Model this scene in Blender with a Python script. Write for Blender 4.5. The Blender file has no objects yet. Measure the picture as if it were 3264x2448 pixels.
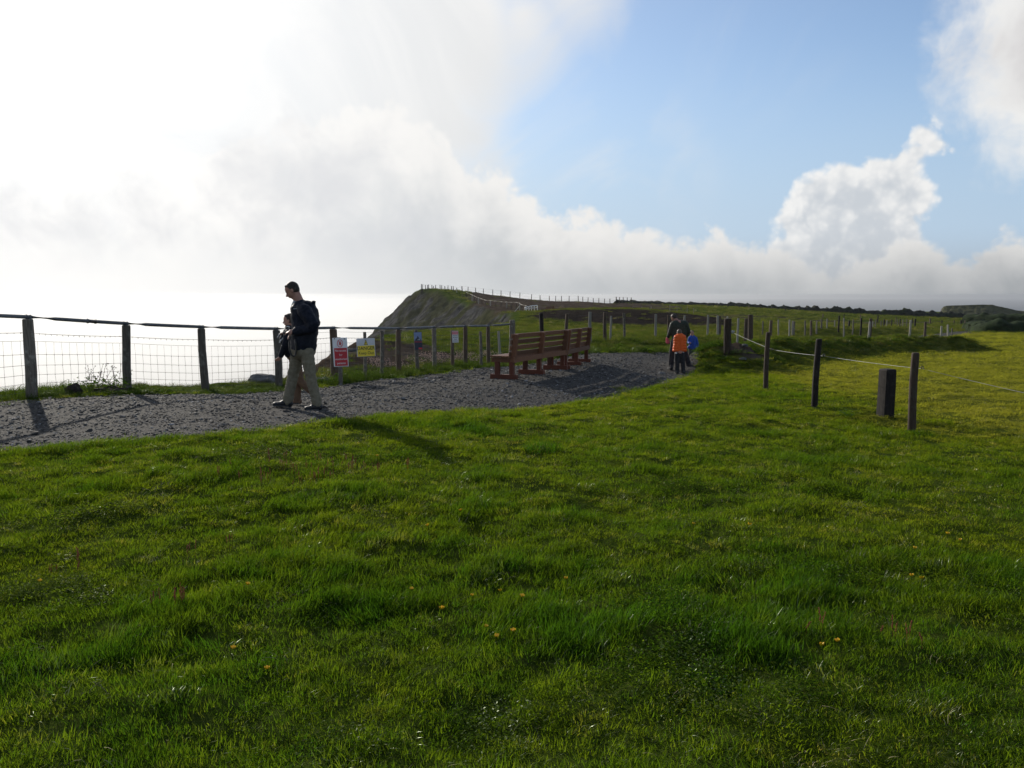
import bpy, bmesh, math, random
import numpy as np
from mathutils import Vector, Matrix, Euler

scene = bpy.context.scene
COL = scene.collection
R = math.radians
random.seed(7)

# ------------------------------------------------------------------ camera
F_PX, CX, CY = 2716.0, 1632.0, 1224.0          # focal length and centre of the photograph in its own pixels
EYE = 1.6
PITCH = math.atan((CY - 940.0) / F_PX)         # the eye-level line of the photograph lies on row 940
CP, SP = math.cos(PITCH), math.sin(PITCH)
cam_data = bpy.data.cameras.new("camera")
cam_data.sensor_width = 36.0
cam_data.lens = 36.0 * F_PX / 3264.0
cam_data.clip_start = 0.05
cam_data.clip_end = 60000.0
cam = bpy.data.objects.new("camera", cam_data)
cam.location = (0, 0, EYE)
cam.rotation_euler = (R(90) - PITCH, 0, 0)
COL.objects.link(cam)
scene.camera = cam

# ------------------------------------------------------------------ exposure
vs = scene.view_settings
vs.view_transform = 'Standard'
vs.look = 'None'
vs.gamma = 1.0
vs.use_curve_mapping = False
vs.exposure = 0.0
scene.cycles.max_bounces = 6
scene.cycles.diffuse_bounces = 3
scene.cycles.transmission_bounces = 4
scene.cycles.volume_bounces = 0
scene.cycles.sample_clamp_indirect = 6.0

# ------------------------------------------------------------------ sun
SUN_AZ, SUN_EL = R(-31.0), R(19.0)             # left of the view direction and in front of the camera
sun_dir = Vector((math.sin(SUN_AZ) * math.cos(SUN_EL), math.cos(SUN_AZ) * math.cos(SUN_EL), math.sin(SUN_EL)))
sun_data = bpy.data.lights.new("sun", 'SUN')
sun_data.energy = 5.0
sun_data.angle = R(0.6)
sun_data.color = (1.0, 0.93, 0.82)
sun = bpy.data.objects.new("sun", sun_data)
sun.rotation_euler = sun_dir.to_track_quat('Z', 'Y').to_euler()
sun.location = sun_dir * 500
COL.objects.link(sun)

# ------------------------------------------------------------------ sky
world = bpy.data.worlds.new("World")
scene.world = world
world.use_nodes = True
wt = world.node_tree
wt.nodes.clear()


class N:
    """A number or colour in a node tree; arithmetic makes Math nodes."""
    def __init__(self, tree, sock):
        self.t, self.s = tree, sock

    def _m(self, op, *args, clamp=False):
        n = self.t.nodes.new('ShaderNodeMath')
        n.operation = op
        n.use_clamp = clamp
        for i, a in enumerate((self,) + args):
            if isinstance(a, N):
                self.t.links.new(a.s, n.inputs[i])
            else:
                n.inputs[i].default_value = float(a)
        return N(self.t, n.outputs[0])

    def __add__(self, o): return self._m('ADD', o)
    __radd__ = __add__
    def __sub__(self, o): return self._m('SUBTRACT', o)
    def __rsub__(self, o): return (self * -1.0) + o
    def __mul__(self, o): return self._m('MULTIPLY', o)
    __rmul__ = __mul__
    def __truediv__(self, o): return self._m('DIVIDE', o)
    def max(self, o): return self._m('MAXIMUM', o)
    def min(self, o): return self._m('MINIMUM', o)
    def smax(self, o, k): return self._m('SMOOTH_MAX', o, k)
    def sqrt(self): return self._m('SQRT')
    def pow(self, e): return self._m('POWER', e)
    def clamp(self): return self._m('ADD', 0.0, clamp=True)

    def step(self, lo, hi, a=0.0, b=1.0, smooth=True):
        n = self.t.nodes.new('ShaderNodeMapRange')
        n.interpolation_type = 'SMOOTHSTEP' if smooth else 'LINEAR'
        n.clamp = True
        self.t.links.new(self.s, n.inputs[0])
        for i, v in enumerate((lo, hi, a, b)):
            n.inputs[1 + i].default_value = v
        return N(self.t, n.outputs[0])


def node(t, kind, **kw):
    n = t.nodes.new(kind)
    for k, v in kw.items():
        setattr(n, k, v)
    return n


def noise(t, vec, scale, detail=4.0, rough=0.55, distort=0.0, dim='3D', out=0):
    n = node(t, 'ShaderNodeTexNoise', noise_dimensions=dim)
    if vec is not None:
        t.links.new(vec.s if isinstance(vec, N) else vec, n.inputs['Vector'])
    n.inputs['Scale'].default_value = scale
    n.inputs['Detail'].default_value = detail
    n.inputs['Roughness'].default_value = rough
    n.inputs['Distortion'].default_value = distort
    return N(t, n.outputs[out])


def mixc(t, fac, a, b, mode='MIX'):
    n = node(t, 'ShaderNodeMix', data_type='RGBA', blend_type=mode)
    n.clamp_factor = True
    for idx, v in ((0, fac), (6, a), (7, b)):
        if isinstance(v, N):
            t.links.new(v.s, n.inputs[idx])
        elif idx == 0:
            n.inputs[0].default_value = v
        else:
            n.inputs[idx].default_value = tuple(v) + (1.0,) * (4 - len(v))
    return N(t, n.outputs[2])


def sep(t, v):
    n = node(t, 'ShaderNodeSeparateXYZ')
    t.links.new(v.s, n.inputs[0])
    return [N(t, o) for o in n.outputs]


def comb(t, x, y, z=0.0):
    n = node(t, 'ShaderNodeCombineXYZ')
    for i, v in enumerate((x, y, z)):
        if isinstance(v, N):
            t.links.new(v.s, n.inputs[i])
        else:
            n.inputs[i].default_value = v
    return N(t, n.outputs[0])


def azel(px, py):
    """Compass direction and elevation (radians) of a pixel of the photograph."""
    u, v = (px - CX) / F_PX, (py - CY) / F_PX
    x, y, z = u, CP - v * SP, -SP - v * CP
    return math.atan2(x, y), math.atan2(z, math.hypot(x, y))


def azelD(x, y):
    return azel(x * 1.4756, y * 1.4756)


def build_sky():
    t = wt
    tc = node(t, 'ShaderNodeTexCoord')
    d = N(t, tc.outputs['Generated'])
    x, y, z = sep(t, d)
    az = x._m('ARCTAN2', y)
    el = z._m('ARCSINE')
    p = comb(t, az, el)
    sky = node(t, 'ShaderNodeTexSky', sky_type='NISHITA')
    sky.sun_disc = False
    sky.sun_elevation = SUN_EL
    sky.sun_rotation = SUN_AZ
    sky.altitude = 100
    sky.air_density = 1.0
    sky.dust_density = 0.4
    sky.ozone_density = 3.0
    blue = mixc(t, 1.0, N(t, sky.outputs[0]), SKY_TINT, 'MULTIPLY')
    blue = mixc(t, el.step(0.30, 0.04) * 0.85, blue, (0.42, 0.56, 0.75))       # pale air low down

    # billows: coarse shape, cauliflower lumps and fine fraying
    n_big = noise(t, p, 5.0, 3.0, 0.5, dim='2D')
    n_mid = noise(t, p, 17.0, 7.0, 0.58, 0.25, dim='2D')
    n_soft = noise(t, p, 4.0, 8.0, 0.62, 0.6, dim='2D')
    vor = node(t, 'ShaderNodeTexVoronoi', voronoi_dimensions='2D', feature='SMOOTH_F1')
    t.links.new((comb(t, az + (n_mid - 0.5) * 0.03, el + (n_big - 0.5) * 0.02)).s, vor.inputs['Vector'])
    vor.inputs['Scale'].default_value = 38.0
    vor.inputs['Detail'].default_value = 2.0
    vor.inputs['Roughness'].default_value = 0.6
    lump = 1.0 - N(t, vor.outputs['Distance'])                 # round lumps
    # nearness to the sun
    dot = x * sun_dir.x + y * sun_dir.y + z * sun_dir.z
    ang = dot._m('ARCCOSINE')
    glow = (ang * -1.0 / 0.30)._m('EXPONENT')
    glow_wide = (ang * -1.0 / 0.62)._m('EXPONENT')

    # the long cumulus bank: height of its top against compass direction
    top_pts = [(-400, 300), (300, 300), (560, 285), (650, 250), (700, 222), (760, 204), (840, 216), (905, 236), (960, 262),
               (1000, 335), (1060, 356), (1130, 388), (1200, 432), (1300, 446), (1380, 492), (1470, 490),
               (1535, 484), (1600, 506), (1690, 524), (1760, 545), (1822, 556), (1850, 548), (1900, 522), (1960, 508),
               (2010, 508), (2060, 540), (2110, 520), (2160, 498), (2212, 480), (2700, 470)]
    lo_az, hi_az, hi_el = -0.9, 0.9, 0.4
    fc = node(t, 'ShaderNodeFloatCurve')
    cur = fc.mapping.curves[0]
    pts = []
    for (px, py) in top_pts:
        a, e = azelD(px, py)
        pts.append(((a - lo_az) / (hi_az - lo_az), e / hi_el))
    pts = [(0.0, pts[0][1])] + pts + [(1.0, pts[-1][1])]
    while len(cur.points) < len(pts):
        cur.points.new(0.5, 0.5)
    for cp, (a, b) in zip(cur.points, pts):
        cp.location = (a, b)
        cp.handle_type = 'AUTO_CLAMPED'
    fc.mapping.update()
    warp_az = az + (n_mid - 0.5) * 0.035
    t.links.new(((warp_az - lo_az) / (hi_az - lo_az)).s, fc.inputs['Value'])
    top = N(t, fc.outputs[0]) * hi_el
    under = top - el + (n_mid - 0.5) * 0.050 + (lump - 0.62) * 0.022
    bank_a = under.step(-0.004, 0.016)
    # towards the sun the edge of the bank is fraying
    sunside = glow_wide.step(0.22, 0.62)
    bank_depth = (under / (sunside * 0.20 + 0.115)).clamp()

    # the tower and the cloud at the right edge: heaps of round billows
    def heap(circles, wob_mid, wob_lump):
        f = None
        for (cx, cy, r) in circles:
            a, e = azelD(cx, cy)
            rr = r / 1840.0
            dx, dy = az - a, el - e
            v = rr - (dx * dx + dy * dy).sqrt()
            f = v if f is None else f.smax(v, 0.008)
        return f + (n_mid - 0.5) * wob_mid + (lump - 0.62) * wob_lump
    tower = heap([(1735, 470, 66), (1770, 425, 60), (1822, 395, 52), (1850, 440, 84), (1895, 375, 50), (1925, 400, 66),
                  (1950, 345, 30), (1972, 350, 34), (1994, 292, 34), (2022, 318, 34), (1985, 330, 36), (1955, 430, 60), (1880, 510, 110),
                  (1790, 525, 100), (1700, 560, 60), (1830, 585, 70), (1800, 560, 90)], 0.019, 0.013)
    tower_a = tower.step(-0.003, 0.009)
    edge = heap([(2195, 0, 80), (2160, 15, 58), (2135, 70, 42), (2200, 115, 78), (2240, 205, 90), (2360, 80, 215)], 0.075, 0.015)
    edge_a = edge.step(-0.035, 0.030)

    # the veil above the sun side: soft, thinning to the right
    veil = heap([(100, 100, 760), (600, 0, 480), (1000, 0, 180), (1130, 30, 120), (1230, -50, 130), (420, 400, 330), (-700, 300, 900)], 0.0, 0.0)
    veil_a = (veil + (n_soft - 0.5) * 0.22 + (n_big - 0.5) * 0.05).step(-0.055, 0.065)
    # light streaks through the blue
    wisp_mask = heap([(1650, 90, 120), (1250, 420, 260), (1000, 250, 200)], 0.0, 0.0)
    wisp = (n_soft.step(0.42, 0.78)) * wisp_mask.step(-0.05, 0.07) * 0.42
    # beyond the picture: the same broken cover all round
    far = (az * az).sqrt().step(0.62, 0.85)
    over = el.step(0.42, 0.62).max(far)
    broken = (noise(t, d, 2.6, 7.0, 0.6)).step(0.50, 0.64) * over

    # colours
    lit = (1.0 - lump) * -0.35 + 0.08
    sunny = 0.76 + glow * 0.50 + glow_wide * 0.18
    grey_n = noise(t, p, 7.0, 5.0, 0.55, 0.3, dim='2D')
    shade = (bank_depth + (grey_n - 0.5) * 1.0 + (lump - 0.6) * -0.25).step(0.10, 0.95) * (1.0 - sunside * 0.42)
    shade = shade * (1.0 - el.step(0.035, -0.012) * sunside)
    white = mixc(t, 1.0, (0.98, 0.97, 0.95), comb(t, sunny, sunny, sunny), 'MULTIPLY')
    grey_s = 0.245 + glow * 0.60 + glow_wide * 0.46
    grey = mixc(t, 1.0, (0.93, 1.0, 1.07), comb(t, grey_s, grey_s, grey_s), 'MULTIPLY')
    bank_c = mixc(t, shade, white, grey)
    tower_d = (tower / 0.055).clamp()
    t_shade = (tower_d * 0.75 + (lump - 0.62) * -0.9 + (n_mid - 0.5) * 0.5).step(0.05, 1.0)
    tower_c = mixc(t, t_shade, mixc(t, 1.0, (1.08, 1.08, 1.07), comb(t, sunny, sunny, sunny), 'MULTIPLY'),
                   mixc(t, 1.0, (0.90, 0.96, 1.03), comb(t, sunny * 0.80, sunny * 0.80, sunny * 0.80), 'MULTIPLY'))
    e_shade = ((edge / 0.10).clamp() * 0.5 + (grey_n - 0.5) * 1.3).step(0.0, 0.9)
    edge_c = mixc(t, e_shade, (0.86, 0.86, 0.85), (0.60, 0.58, 0.59))
    veil_c = mixc(t, n_soft.step(0.35, 0.7) * 0.3, white, grey)

    veil_out = mixc(t, wisp, mixc(t, glow_wide * 0.55, blue, white), white)
    c = mixc(t, broken, veil_out, veil_c)
    c = mixc(t, edge_a, c, edge_c)
    c = mixc(t, veil_a * 0.95, c, veil_c)
    c = mixc(t, tower_a, c, tower_c)
    c = mixc(t, bank_a, c, bank_c)
    # thicker, greyer scraps of cloud in front of the glare
    scraps = (heap([(130, 605, 170), (310, 610, 70), (300, 430, 60), (340, 500, 70), (600, 440, 120), (700, 400, 110), (820, 560, 120)], 0.16, 0.02) + (n_soft - 0.5) * 0.10).step(-0.05, 0.075)
    c = mixc(t, scraps * 0.62, c, (0.70, 0.715, 0.745))
    # low cloud dissolves into grey air at the skyline
    low = el.step(0.075, 0.004)
    c = mixc(t, low * (sunside * 0.5 + 0.5), c, mixc(t, sunside, grey, white))
    # everything the clouds emit was written for a background of strength 1; the sky texture keeps its own strength
    bg = node(t, 'ShaderNodeBackground')
    t.links.new(c.s, bg.inputs['Color'])
    bg.inputs['Strength'].default_value = 1.0
    out = node(t, 'ShaderNodeOutputWorld')
    t.links.new(bg.outputs[0], out.inputs['Surface'])


SKY_TINT = (0.118, 0.128, 0.138)      # the sky texture at strength 0.11 to 0.15, a little bluer for the clean sea air
build_sky()
world.cycles.sampling_method = 'MANUAL'
world.cycles.sample_map_resolution = 1024


# ------------------------------------------------------------------ helpers
def tag(o, label=None, cat=None, group=None, kind=None):
    for k, v in (('label', label), ('category', cat), ('group', group), ('kind', kind)):
        if v:
            o[k] = v
    return o


def empty(name, loc, label, cat, rz=0.0, group=None):
    o = bpy.data.objects.new(name, None)
    o.location = loc
    o.rotation_euler = (0, 0, rz)
    o.empty_display_size = 0.2
    COL.objects.link(o)
    return tag(o, label, cat, group)


def link_mesh(name, me, mat=None, parent=None, smooth=False):
    o = bpy.data.objects.new(name, me)
    if mat:
        me.materials.clear()
        me.materials.append(mat)
    if smooth:
        me.shade_smooth()
    COL.objects.link(o)
    if parent is not None:
        o.parent = parent
    return o


def obj(name, bm, mat, parent=None, smooth=False):
    me = bpy.data.meshes.new(name)
    bmesh.ops.recalc_face_normals(bm, faces=bm.faces)
    bm.to_mesh(me)
    bm.free()
    return link_mesh(name, me, mat, parent, smooth)


def frame_of(d):
    d = Vector(d).normalized()
    a = Vector((0, 0, 1)) if abs(d.z) < 0.9 else Vector((1, 0, 0))
    u = d.cross(a).normalized()
    return d, u, u.cross(d).normalized()


def tube(bm, pts, radii, n=8, cap=True, jitter=0.0):
    """A swept tube through points; radius may change from point to point."""
    pts = [Vector(p) for p in pts]
    if not hasattr(radii, '__len__'):
        radii = [radii] * len(pts)
    rings = []
    u_prev = None
    for i, p in enumerate(pts):
        a = pts[max(i - 1, 0)]
        b = pts[min(i + 1, len(pts) - 1)]
        d, u, v = frame_of(b - a)
        if u_prev is not None:
            u = (u_prev - d * u_prev.dot(d))
            u = u.normalized() if u.length > 1e-6 else frame_of(d)[1]
            v = d.cross(u)
        u_prev = u
        ring = []
        for k in range(n):
            t = 2 * math.pi * k / n
            r = radii[i] * (1 + jitter * random.uniform(-1, 1))
            ring.append(bm.verts.new(p + u * math.cos(t) * r + v * math.sin(t) * r))
        rings.append(ring)
    for r0, r1 in zip(rings, rings[1:]):
        for k in range(n):
            bm.faces.new((r0[k], r0[(k + 1) % n], r1[(k + 1) % n], r1[k]))
    if cap:
        bm.faces.new(rings[0][::-1])
        bm.faces.new(rings[-1])
    return rings


def box(bm, c, size, rot=None, bevel=0.0):
    m = Matrix.Translation(Vector(c)) @ (rot.to_4x4() if rot is not None else Matrix.Identity(4)) @ Matrix.Diagonal((*size, 1.0))
    r = bmesh.ops.create_cube(bm, size=1.0, matrix=m)
    if bevel > 0:
        es = list({e for v in r['verts'] for e in v.link_edges})
        bmesh.ops.bevel(bm, geom=es, offset=bevel, segments=1, affect='EDGES')


# smooth random field, the same everywhere it is used
_rng = np.random.RandomState(11)
_perm = _rng.permutation(1024)
_grad = _rng.rand(1024) * 2 * np.pi


def gnoise(x, y):
    x, y = np.asarray(x, float), np.asarray(y, float)
    xi, yi = np.floor(x).astype(int), np.floor(y).astype(int)
    xf, yf = x - xi, y - yi

    def g(ix, iy, dx, dy):
        a = _grad[_perm[(_perm[ix & 1023] + iy) & 1023]]
        return np.cos(a) * dx + np.sin(a) * dy
    u, v = xf * xf * xf * (xf * (xf * 6 - 15) + 10), yf * yf * yf * (yf * (yf * 6 - 15) + 10)
    n00, n10 = g(xi, yi, xf, yf), g(xi + 1, yi, xf - 1, yf)
    n01, n11 = g(xi, yi + 1, xf, yf - 1), g(xi + 1, yi + 1, xf - 1, yf - 1)
    return (n00 * (1 - u) + n10 * u) * (1 - v) + (n01 * (1 - u) + n11 * u) * v


def fbm(x, y, oct=4, gain=0.5):
    s, a, t = 0.0, 1.0, 0.0
    for i in range(oct):
        s = s + a * gnoise(x * 2 ** i + 17.3 * i, y * 2 ** i - 9.1 * i)
        t += a
        a *= gain
    return s / t * 1.6


def sstep(x, a, b):
    t = np.clip((x - a) / (b - a), 0, 1)
    return t * t * (3 - 2 * t)


def pix(px, py, Y):
    """The point of the place seen at pixel (px, py) of the photograph at a distance Y."""
    u, v = (px - CX) / F_PX, (py - CY) / F_PX
    t = Y / (CP - v * SP)
    return np.array([u * t, Y, EYE + t * (-SP - v * CP)])


# ------------------------------------------------------------------ terrain
A_DIRECT = [(0, 3, 0), (-3, 3, 0), (3, 3, 0), (0, 6, .0), (-4, 6, .0), (4, 6, -.06), (-5.2, 8.7, 0), (0, 9, -.02), (-3.2, 12.1, 0), (-9, 10, .06),
            (4, 9, -.16), (8, 8, -.26), (14, 8, -.5), (0, 12, -.1), (-13, 8, .1), (1.6, 14, -.22), (-5, 14, -.04), (-1.5, 15, -.12), (-2.3, 18, -.24)]
A_PIX = [(100, 1266, 13.0), (408, 1245, 14.8), (654, 1250, 16.2), (890, 1230, 17.8), (1066, 1210, 19.6), (1272, 1190, 21.8), (1387, 1175, 23.7),
         (1485, 1165, 25.6), (1556, 1161, 27.2), (1632, 1156, 28.8),
         (1667, 1313, 12.7), (1903, 1276, 15.4), (2110, 1232, 18.5), (2199, 1198, 23), (2165, 1191, 25), (1640, 1206, 18.3), (1796, 1177, 20.8),
         (1870, 1152, 23.8), (1889, 1133, 28), (2100, 1131, 30), (2213, 1129, 32), (1950, 1095, 35), (2100, 1094, 36), (2244, 1092, 39),
         (1700, 1062, 42), (1900, 1060, 48), (2100, 1060, 50), (2250, 1073, 46), (1700, 1037, 60), (1900, 1031, 72), (2075, 1029, 75),
         (2200, 1043, 70), (2310, 1063, 60), (1760, 992, 86), (1900, 986, 87), (2075, 986, 88), (2200, 1002, 85), (2310, 1018, 82),
         (1300, 1080, 34), (1300, 1062, 42), (1500, 1098, 33), (1500, 1048, 50), (1630, 1043, 55), (1200, 1090, 30), (1100, 1099, 27), (1060, 1130, 24),
         (1690, 1004, 120), (1747, 995, 135), (1800, 986, 150), (1900, 976, 170),
         (1343, 921, 206), (1418, 923, 206), (1473, 928, 205), (1516, 933, 203), (1571, 941, 202), (1626, 948, 200), (1694, 956, 200),
         (1771, 961, 200), (1843, 961, 200), (1944, 968, 200), (2012, 967, 205),
         (1473, 946, 190), (1532, 970, 165), (1563, 975, 155), (1615, 983, 146), (1662, 993, 135),
         (2080, 974, 225), (2300, 983, 235), (2450, 993, 238), (2600, 1003, 240), (2800, 1015, 240), (3000, 1024, 240), (3264, 1042, 240),
         (2240, 1002, 160), (2440, 1008, 160), (2640, 1022, 160), (2800, 1034, 150),
         (2481, 1075, 58), (2565, 1074, 63), (2602, 1071, 70), (2700, 1065, 80), (2820, 1054, 100), (2900, 1045, 110), (2300, 1037, 100), (2500, 1037, 105),
         (2760, 1088, 66), (2850, 1080, 73), (2950, 1068, 84), (2364, 1130, 33), (2600, 1125, 38), (2800, 1122, 42), (3000, 1118, 45), (3116, 1127, 44),
         (2905, 1385, 11.9), (2590, 1298, 14.3), (2441, 1241, 17.2), (3264, 1300, 15), (3264, 1200, 24), (3264, 1130, 40), (3264, 1062, 85),
         (3150, 1062, 83), (2900, 1200, 22), (2600, 1200, 22), (2300, 1200, 22.5), (3100, 1085, 62), (3000, 1092, 56)]
A_FAR = [(-22, 245, -2), (0, 260, -3), (25, 260, -3), (45, 280, -4.5), (80, 290, -8), (150, 290, -11), (90, 85, -2.6), (140, 150, -5), (60, 30, -1.2), (-60, 205, 2), (-60, 120, -1)]
_anch = np.array([list(a) for a in A_DIRECT] + [list(pix(*a)) for a in A_PIX] + [list(a) for a in A_FAR])


def _warp(X, Y):
    r = np.hypot(X, Y)
    th = np.clip(np.arctan2(X, Y), -1.25, 1.25)
    return th * 2.2, np.log(np.maximum(r, 2.6)) * 1.0


def _tps(r2):
    return 0.5 * r2 * np.log(r2 + 1e-9)


_ax, _ay = _warp(_anch[:, 0], _anch[:, 1])
_n = len(_ax)
_K = _tps((_ax[:, None] - _ax[None]) ** 2 + (_ay[:, None] - _ay[None]) ** 2) + np.eye(_n) * 2e-4
_P = np.stack([np.ones(_n), _ax, _ay], 1)
_sol = np.linalg.solve(np.block([[_K, _P], [_P.T, np.zeros((3, 3))]]), np.concatenate([_anch[:, 2], np.zeros(3)]))


def base_z(X, Y):
    X, Y = np.atleast_1d(np.asarray(X, float)), np.atleast_1d(np.asarray(Y, float))
    shp = X.shape
    wx, wy = _warp(X.ravel(), Y.ravel())
    out = np.empty(wx.size)
    for s in range(0, wx.size, 20000):
        a, b = wx[s:s + 20000], wy[s:s + 20000]
        k = _tps((a[:, None] - _ax[None]) ** 2 + (b[:, None] - _ay[None]) ** 2)
        out[s:s + 20000] = k @ _sol[:_n] + _sol[_n] + _sol[_n + 1] * a + _sol[_n + 2] * b
    r = np.hypot(X, Y).ravel()
    near = sstep(r, 1.0, 5.0)
    back = sstep(Y.ravel(), -1.0, 1.5)
    out = out * near * back
    return np.clip(out, -12, 6).reshape(shp)


def poly_dist(X, Y, poly):
    """Distance to a polyline, side (positive on the left of its direction) and length along it."""
    best = np.full(np.shape(X), 1e9)
    side = np.zeros(np.shape(X))
    along = np.zeros(np.shape(X))
    acc = 0.0
    for (x0, y0), (x1, y1) in zip(poly, poly[1:]):
        dx, dy = x1 - x0, y1 - y0
        L = math.hypot(dx, dy)
        t = np.clip(((X - x0) * dx + (Y - y0) * dy) / (L * L), 0, 1)
        d = np.hypot(X - x0 - t * dx, Y - y0 - t * dy)
        m = d < best
        best = np.where(m, d, best)
        side = np.where(m, np.sign(dx * (Y - y0) - dy * (X - x0)), side)
        along = np.where(m, acc + t * L, along)
        acc += L
    return best, side, along


# cliff edge, land to its right when walked from the camera outwards
COAST = [(-60, -40), (-30, 3), (-15, 10.2), (-10.2, 12.6), (-8.6, 14.0), (-7.6, 15.8), (-6.7, 17.3), (-5.7, 18.8), (-5.0, 20.5), (-4.85, 24), (-5.1, 28), (-5.3, 34),
         (-5.4, 41), (-3.4, 50), (-1.0, 58), (0.6, 66), (0.9, 80), (0.7, 95), (0.2, 110), (-2.0, 135), (-3.9, 148), (-6.4, 163), (-11.5, 182), (-17, 198), (-21.2, 205),
         (-23.5, 212), (-24, 225), (-20, 300), (20, 420)]
# near bank beside the track, the earth mound, the far bank
BANK_A = [(7.6, 27.6), (9.6, 31.5), (13.5, 37), (17.0, 41), (21.5, 45.6), (24.6, 46.4)]
BANK_B = [(24.5, 71), (28.5, 77), (34, 83), (42, 92)]
BANK_C = [(1.6, 32.6), (3.2, 34.4), (6.0, 36.4), (8.6, 39), (11, 43)]

# gravel track: near edge and far edge from the photograph, then on between the banks
NEAR_EDGE = [(-17, 5.2), (-12, 6.6), (-8.0, 7.9)] + [tuple(pix(*a)[:2]) for a in
            [(0, 1438, 8.75), (369, 1424, 9.0), (738, 1402, 9.5), (1092, 1365, 10.6), (1328, 1332, 11.9), (1667, 1313, 12.9), (1903, 1276, 15.4), (2110, 1232, 18.6), (2199, 1198, 22.4)]] + \
            [(5.6, 25.5), (6.4, 29), (9.0, 33.2), (14.4, 40), (20.6, 48.5), (27.4, 59), (33.6, 68.5), (42, 80), (52, 92)]
FAR_EDGE = [(-18, 8.6), (-14, 9.8), (-10.2, 11.4)] + [tuple(pix(*a)[:2]) for a in
           [(0, 1287, 12.45), (221, 1272, 13.1), (443, 1262, 13.8), (885, 1238, 16.6), (1033, 1229, 17.9), (1121, 1215, 19.0), (1328, 1193, 21.2), (1549, 1163, 25.6), (1700, 1143, 28.2), (1889, 1133, 29.6), (2100, 1131, 31), (2213, 1129, 33)]] + \
           [(8.8, 36), (12.2, 41.5), (17.8, 50.5), (24.6, 61.2), (31, 70.5), (39, 82), (49, 94)]


def resample(poly, n):
    p = np.array(poly, float)
    s = np.concatenate([[0], np.cumsum(np.hypot(*np.diff(p, axis=0).T))])
    # Catmull-Rom like smoothing through cubic interpolation of each coordinate
    t = np.linspace(0, s[-1], n)
    out = np.stack([np.interp(t, s, p[:, 0]), np.interp(t, s, p[:, 1])], 1)
    for _ in range(6):
        out[1:-1] = (out[:-2] + 2 * out[1:-1] + out[2:]) / 4
    return out


NE, FE = resample(NEAR_EDGE, 420), resample(FAR_EDGE, 420)


def match_edges():
    """Pair each point of the near edge with the closest point of the far edge, in order."""
    j, out = 0, []
    for p in NE:
        d = np.hypot(FE[:, 0] - p[0], FE[:, 1] - p[1])
        k = int(np.argmin(d[j:min(j + 40, len(FE))])) + j
        j = k
        out.append(FE[k])
    o = np.array(out)
    for _ in range(10):
        o[1:-1] = (o[:-2] + 2 * o[1:-1] + o[2:]) / 4
    return o


FE2 = match_edges()
PATH_POLY = np.concatenate([NE, FE2[::-1]])


def inside(X, Y, poly):
    X, Y = np.asarray(X), np.asarray(Y)
    c = np.zeros(X.shape, bool)
    for (x0, y0), (x1, y1) in zip(poly, np.roll(poly, -1, 0)):
        if y0 == y1:
            continue
        m = (y0 > Y) != (y1 > Y)
        c ^= m & (X < (x1 - x0) * (Y - y0) / (y1 - y0) + x0)
    return c


_PP = PATH_POLY[::3]


def path_sd(X, Y):
    """Signed distance to the edge of the gravel track, negative on it."""
    X, Y = np.asarray(X, float), np.asarray(Y, float)
    d = np.full(X.shape, 1e9)
    for p in NE[::2]:
        d = np.minimum(d, (X - p[0]) ** 2 + (Y - p[1]) ** 2)
    for p in FE2[::2]:
        d = np.minimum(d, (X - p[0]) ** 2 + (Y - p[1]) ** 2)
    d = np.sqrt(d)
    return np.where(inside(X, Y, _PP), -d, d)


def coast_s(X, Y):
    d, side, along = poly_dist(X, Y, COAST)
    return d * side


def band(X, Y, poly, w):
    d, s, a = poly_dist(X, Y, poly)
    return np.exp(-(d / w) ** 2)


def banks(X, Y):
    wob = 1 + 0.5 * fbm(X * 0.9, Y * 0.9, 3)
    z = 0.62 * band(X, Y, BANK_A, 0.95) * wob
    z = np.maximum(z, 0.58 * band(X, Y, BANK_B, 1.6) * wob)
    z = np.maximum(z, 0.16 * band(X, Y, BANK_C, 1.1) * wob)
    q = ((X - 6.55) / 1.5) ** 2 + ((Y - 25.9) / 1.7) ** 2
    z = np.maximum(z, 0.78 * np.exp(-q ** 1.3) * (1 + 0.25 * fbm(X * 1.7, Y * 1.7, 3)))
    return z


def soil_mask(X, Y):
    """1 where bare earth shows: the worn slope past the fence, the earth bank, the ploughed rise, the mound's top."""
    X, Y = np.asarray(X, float), np.asarray(Y, float)
    r = np.hypot(X, Y)
    px = CX + F_PX * X / np.maximum(Y, 1.0)
    n = fbm(X * 0.55, Y * 0.35, 4)
    n2 = fbm(X * 0.08 + 3, Y * 0.05, 4)
    front = np.maximum(Y, 1)
    fd, fs, _ = poly_dist(X, Y, FENCE_LINE)
    s1 = sstep(fs * fd + n * 0.9, 0.3, 1.3) * sstep(Y + n * 3, 17.5, 20.5) * (1 - sstep(Y + n * 5 + (px - 1250) * 0.012, 30, 34)) * (1 - sstep(px, 1540, 1640))
    s2 = sstep(px + n2 * 90, 1680, 1720) * (1 - sstep(px + n2 * 90, 2300, 2330)) * sstep(Y + n * 2.0, 70, 74) * (1 - sstep(Y + n * 3 + (px - 2000) * 0.006, 84, 90))
    s3 = sstep(px + n2 * 60, 1470, 1510) * (1 - sstep(px + n2 * 140, 2080, 2230)) * sstep(Y + n2 * 14 , 118, 128) * (1 - sstep(Y, 216, 220))
    q = ((X - 7.1) / 1.0) ** 2 + ((Y - 25.4) / 1.0) ** 2
    s4 = sstep(np.exp(-q) + n * 0.35, 0.45, 0.7)
    s5 = sstep(px, 2180, 2260) * sstep(Y + n2 * 18, 148, 152) * (1 - sstep(Y + n2 * 10, 158, 164)) * 0.7
    return np.clip(np.maximum.reduce([s1, s2, s3, s4, s5]), 0, 1)


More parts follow.
